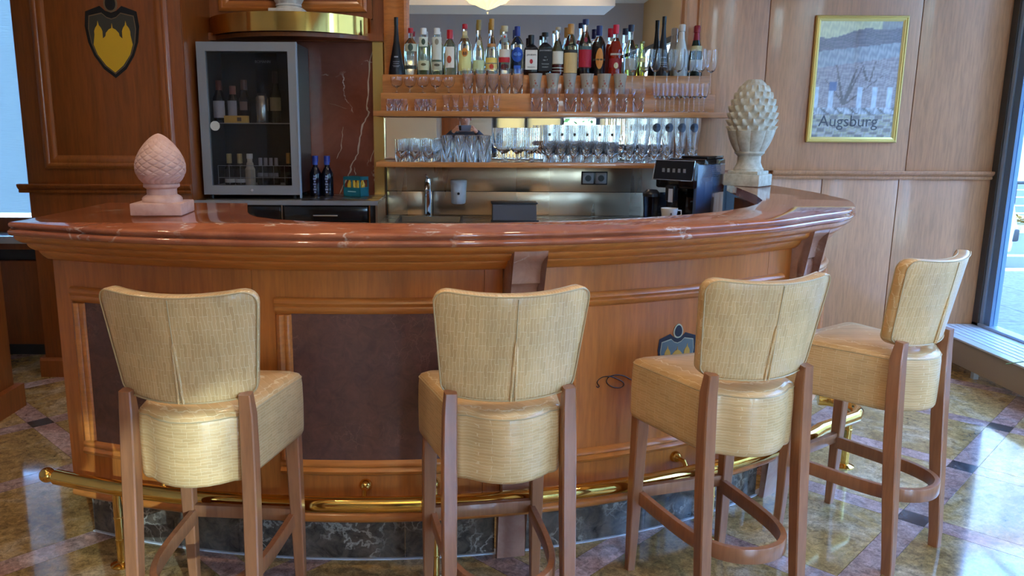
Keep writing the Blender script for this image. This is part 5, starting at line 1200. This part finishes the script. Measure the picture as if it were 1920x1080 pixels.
obj('mouth', MB().tube([(-.022, .110, 1.535), (-.01, .118, 1.533), (0, .120, 1.534), (.01, .118, 1.533), (.022, .110, 1.535)], [.002, .004, .0045, .004, .002], 6), flat((150, 76, 66)), pe, 60, world=False)
ph = thing('phone', 'grey-blue phone held up sideways by the reflected person', 'phone', (0, -.018, 1.468))
obj('case', MB().box(-.080, .080, -.022, -.012, 1.431, 1.505, .003), flat((96, 108, 136), .4), ph)
obj('camera_bump', MB().box(-.074, -.045, -.0125, -.009, 1.44, 1.497, .003), M['black_gloss'], ph)
obj('screen', MB().box(-.077, .077, -.0228, -.0221, 1.434, 1.502), M['black_gloss'], ph, 0)

# ------------------------------------------------------------------ the chandelier, and added ceiling downlights
chx, chy = .30, -1.0
ch = thing('chandelier', 'cream glass bowl chandelier reflected at the top of the mirror', 'chandelier', (chx, chy, 3.03))
shade = mat('cream_glass_shade', (0.80, 0.66, 0.36, 1), .3, emis=(1.0, 0.78, 0.36, 1), es=1.1)
cpr = [(.012, .0), (.10, .035), (.20, .085), (.26, .10), (.27, .125), (.36, .17), (.41, .215), (.43, .26), (.50, .31)]
vs = []; fs = []; sg = 64
for r, z in cpr:
    for i in range(sg):
        a = 2 * PI * i / sg; k = 1 + .035 * math.cos(16 * a) * min(1, r / .2); vs.append((r * k * math.cos(a), r * k * math.sin(a), z + .012 * math.cos(16 * a) * min(1, r / .3)))
for q in range(len(cpr) - 1):
    for i in range(sg): fs.append((q * sg + i, q * sg + (i + 1) % sg, (q + 1) * sg + (i + 1) % sg, (q + 1) * sg + i))
obj('glass_bowl', MB().add(vs, fs), shade, ch, 25, world=False)
obj('drop', MB().lathe([(.0001, -.055), (.012, -.035), (.018, -.012), (.010, .004), (.0001, .006)], 12), M['glass'], ch, 40, world=False)
obj('rod', MB().tube([(0, 0, .30), (0, 0, .76)], .012, 8), M['brass'], ch, 40, world=False)
obj('ceiling_rose', MB().lathe([(.0001, .72), (.06, .73), (.08, .768), (.0001, .768)], 20), M['brass'], ch, 40, world=False)
for k in range(8):
    a = 2 * PI * k / 8; obj('arm', MB().tube([(0, 0, .34), (.3 * math.cos(a), .3 * math.sin(a), .36), (.50 * math.cos(a), .50 * math.sin(a), .31)], .006, 6), M['brass'], ch, 40, world=False)
lamp('chandelier_bulb', 'POINT', (chx, chy, 3.36), 60, WARM, .15)
for k, (x, y, e) in enumerate(((-1.1, 1.7, 45), (.5, 1.6, 40), (-.9, 3.7, 26), (.6, 3.8, 30), (2.2, 1.4, 20), (-2.4, 2.6, 26), (-1.5, -.8, 60), (1.8, -2.6, 140), (-1.8, -3.6, 170))):  # unseen fill lights, added to warm the bar and the mirrored room
    dl = thing('added_downlight', f'unseen ceiling downlight added for warm fill, {ORD[k]} of those above the bar area', 'lamp', (x, y, ZC - .01), 0, 'added ceiling downlights')
    obj('ring', MB().lathe([(.055, 0), (.075, 0), (.075, .012), (.055, .012)], 20, (0, 0, -.002), True), M['chrome'], dl, 40, world=False)
    obj('lens', MB().cyl((0, 0, .004), .054, .004, 20), mat('lamp_lens', (1, .9, .7, 1), .5, emis=(1, .8, .5, 1), es=6), dl, 0, world=False)
    lamp('added_fill_lamp', 'SPOT', (x, y, ZC - .03), e, WARM, .06, spot=2.1)
for a, b in ((.60, 1.18), (1.20, 1.90), (2.62, 3.26)):  # blinds added so the low sun passes only the open rear bay
    tag(obj('roller_blind', MB().box(a, b, -5.57, -5.566, .45, 2.7), M['blind_cream'], None, 0, ((a + b) / 2, -5.57, 1.6)), {.60: 'pale blind added against the sun on the rear window bay nearest the beige panels', 1.20: 'pale blind added against the sun on the middle rear window bay', 2.62: 'pale blind added against the sun on the rear window bay in the corner'}[a], 'blind')

# ------------------------------------------------------------------ the street outside the window
ZG = -.02
def ext(name, mb_, m, parent=None): return struct(name, mb_, m, parent, 30)
def speck(name, a, b_, sc, rough=.85, bmp=.3):
    m = mat(name, a, rough); mp = coords(m, kind='World'); n1 = noise(m, mp, sc, 4, .7); r = ramp(m, n1, [(.35, b_), (.65, a)]); t, n, l, b = nodes(m); l.new(r.outputs[0], b.inputs['Base Color']); bump(m, n1.outputs[0], bmp, .01); return m
PAV = speck('paving_stone', (0.17, 0.168, 0.165, 1), (0.09, 0.088, 0.086, 1), 22); ROAD = speck('asphalt', (0.10, 0.11, 0.13, 1), (0.07, 0.075, 0.09, 1), 60); LEAF = speck('leaf_litter', (0.30, 0.24, 0.12, 1), (0.14, 0.15, 0.07, 1), 14, bmp=1)
ext('pavement', MB().box(3.46, 40, -8, 8.6, ZG - .1, ZG - .012), PAV)
pv = bpy.data.objects['pavement']; slab = mesh('paving_slab', MB().box(-.296, .296, -.396, .396, -.012, 0, .003), PAV, 0)
for i in range(9):
    for j in range(13):
        x, y = 3.78 + i * .6, 8.2 - j * .8 + (.4 if i % 2 else 0) - .4
        if y + .4 < 8.6 and y > 3.4: o = bpy.data.objects.new('paving_slab', slab); COL.objects.link(o); o.location = (x, y, ZG); o.parent = pv
ext('kerb', MB().box(3.0, 40, 8.6, 8.75, ZG - .15, ZG + .0, .01), speck('kerb_stone', (.4, .4, .4, 1), (.3, .3, .3, 1), 30))
ext('road', MB().box(-20, 60, 8.75, 12.6, ZG - .2, ZG - .10), ROAD)
rd = bpy.data.objects['road']; obj('marking_line', MB().box(-10, 50, 10.2, 10.35, ZG - .1, ZG - .096), flat((210, 214, 216)), rd, 0)
ext('verge', MB().box(-20, 60, 12.6, 14.2, ZG - .2, ZG + .02), LEAF)
ext('tram_road', MB().box(-20, 60, 14.2, 24.0, ZG - .2, ZG - .06), ROAD)
td = bpy.data.objects['tram_road']
for y in (15.2, 16.8, 19.0, 21.4): obj('marking_line', MB().box(-10, 50, y, y + .16, ZG - .06, ZG - .05), flat((206, 212, 216)), td, 0)
rl = thing('street_railing', 'thin dark street railing between the road lanes outside', 'railing', (10, 14.6, ZG))
obj('top_rail', MB().tube([(4, 14.6, .55), (22.5, 14.6, .55)], .03, 8), flat((40, 44, 50)), rl)
for k in range(10): obj('post', MB().tube([(4 + 2 * k, 14.6, ZG - .05), (4 + 2 * k, 14.6, .55)], .025, 8), flat((40, 44, 50)), rl)
rnd = random.Random(3)
lf = MB()
for k in range(420):
    x, y = rnd.uniform(7, 14), rnd.uniform(12.7, 13.25); a = rnd.uniform(0, 6.28); r = rnd.uniform(.05, .11); z = ZG + .03 + rnd.uniform(0, .08)
    lf.add([(x + r * math.cos(a), y + r * math.sin(a), z), (x - r * math.sin(a) * .6, y + r * math.cos(a) * .6, z + .03), (x - r * math.cos(a), y - r * math.sin(a), z + .01), (x + r * math.sin(a) * .6, y - r * math.cos(a) * .6, z + .04)], [(0, 1, 2, 3)])
o = obj('fallen_leaves', lf, flat((136, 110, 58), .8), None, 0, (10, 13.4, 0)); tag(o, 'fallen leaves covering the verge beyond the road', 'leaves'); o['kind'] = 'stuff'
# parked car on the road
cx0 = atz(1872, 512, ZG - .1)
car = thing('car', 'pale car parked at the kerb outside the window', 'car', (cx0.x + .3, 9.75, ZG - .1), 0)
prof_ = [(-2.1, .25), (-2.12, .55), (-2.0, .72), (-1.2, .85), (-.6, 1.28), (.7, 1.32), (1.35, .95), (2.0, .85), (2.08, .55), (2.05, .25)]
rg = [[Vector((x * (1 - .03 * e) , y, z if z < .8 else z - .02 * e)) for x, z in prof_] for y, e in ((-.80, 1), (-.74, 0), (.74, 0), (.80, 1))]
car.location.x -= 2.0
obj('body', MB().loft(rg), flat((196, 204, 208), .2, .3), car, 30, world=False)
for x in (-1.3, 1.3):
    for y in (-.74, .74): 
        wh = obj('wheel', MB().tube([(x, y - .09, .31), (x, y + .09, .31)], .31, 24), flat((20, 20, 22), .7), car, 40, world=False); obj('hub_cap', MB().tube([(x, y - .10, .31), (x, y + .10, .31)], .19, 16), M['chrome'], wh, 40, world=False)
obj('side_window', MB().prism([(-1.05, .88), (-.55, 1.2), (.65, 1.24), (1.2, .93)], -.812, -.80, 'Y'), M['black_gloss'], car, 0, world=False)
obj('bumper_trim', MB().box(1.98, 2.1, -.78, .78, .36, .50, .02), flat((40, 42, 46)), car, world=False)
# houses and trees beyond the road
def house(name, label, x0, x1, y0, y1, h, wallm, nx_, nz_, roofm=None, face='front'):
    t = thing(name, label, 'building', ((x0 + x1) / 2, (y0 + y1) / 2, ZG)); L_ = t.location
    obj('wall', MB().box(x0, x1, y0, y1, ZG, h), wallm, t, 0)
    if roofm: obj('roof', MB().prism([(y0 - .3, h), (y1 + .3, h), ((y0 + y1) / 2, h + 3)], x0 - .2, x1 + .2, 'X'), roofm, t, 0)
    wf = (x1 - x0) / nx_
    for i in range(nx_):
        for j in range(nz_):
            cx, cz = x0 + wf * (i + .5), 1.2 + j * 3.0 + .6
            f = obj('window', MB().box(cx - wf * .24, cx + wf * .24, y0 - .05, y0 + .02, cz, cz + 1.5), flat((200, 206, 210)), t, 0)
            f2 = obj('pane', MB().box(cx - wf * .20, cx - .03, y0 - .06, y0 + .0, cz + .08, cz + 1.42).box(cx + .03, cx + wf * .20, y0 - .06, y0, cz + .08, cz + 1.42), flat((86, 108, 132), .1), f, 0); f2.location -= Vector((0, 0, 0))
            f2.location = -L_ * 0
    return t
house('town_house', 'pale town house across the street, seen past the window frame', 7, 27, 26, 34, 12.5, flat((140, 146, 152), .8), 9, 4, flat((150, 90, 70)))
house('town_house', 'long cream town house further along beyond the pale one', 28, 52, 25, 34, 14, flat((206, 190, 160), .8), 9, 4, flat((140, 84, 66)))
house('town_house', 'unseen grey building added behind the photographer to block the low sun', 6.75, 19, -10.5, -9.0, 10, flat((150, 146, 140), .8), 5, 3, None)  # added out of view; its edge leaves a slot for the sun
house('town_house', 'buff building across the side street facing the window wall', 24, 34, -10, 20, 10, flat((140, 140, 134), .8), 4, 3, None)
def tree(x, y, h, label, colr, seed):
    r_ = random.Random(seed); t = thing('street_tree', label, 'tree', (x, y, ZG), 0, None)
    obj('trunk', MB().tube([(0, 0, -.1), (.05, 0, h * .3), (-.05, .05, h * .6), (0, 0, h * .85)], [.16, .13, .09, .03], 8), flat((84, 72, 60), .9), t, 40, world=False)
    for k in range(9):
        a = r_.uniform(0, 6.28); z = h * r_.uniform(.35, .75); L = r_.uniform(1.0, 2.0)
        obj('branch', MB().tube([(0, 0, z), (L * .5 * math.cos(a), L * .5 * math.sin(a), z + L * .4), (L * math.cos(a), L * math.sin(a), z + L * .9)], [.05, .035, .01], 6), flat((84, 72, 60), .9), t, 40, world=False)
    c = MB()
    for k in range(900):
        a = r_.uniform(0, 6.28); q = r_.uniform(.3, 2.1); z = h * .62 + r_.uniform(-1.6, 1.9); p = Vector((q * math.cos(a), q * math.sin(a), z)); s_ = r_.uniform(.06, .12)
        d1 = Vector((r_.uniform(-1, 1), r_.uniform(-1, 1), r_.uniform(-1, 1))).normalized() * s_; d2 = d1.cross(Vector((r_.uniform(-1, 1), r_.uniform(-1, 1), 1))).normalized() * s_ * .6
        c.add([p + d1, p + d2, p - d1, p - d2], [(0, 1, 2, 3)])
    o = obj('foliage', c, flat(colr, .8), t, 0, world=False); o['kind'] = 'stuff'
pt = aty(1918, 150, 13.4)
tree(pt.x + 1.6, 13.4, 5.2, 'thin autumn tree with yellow leaves on the verge outside', (196, 170, 60), 5)
tree(14.5, 13.5, 6.0, 'half bare autumn tree further along the verge', (170, 140, 70), 9)
# planter with greenery outside the rear window
tree(1.2, -9.5, 4.6, 'leafy green tree standing outside the rear window', (96, 120, 50), 12)
ext('pavement_rear', MB().box(-12, 3.4, -30, -5.8, ZG - .1, ZG), PAV)
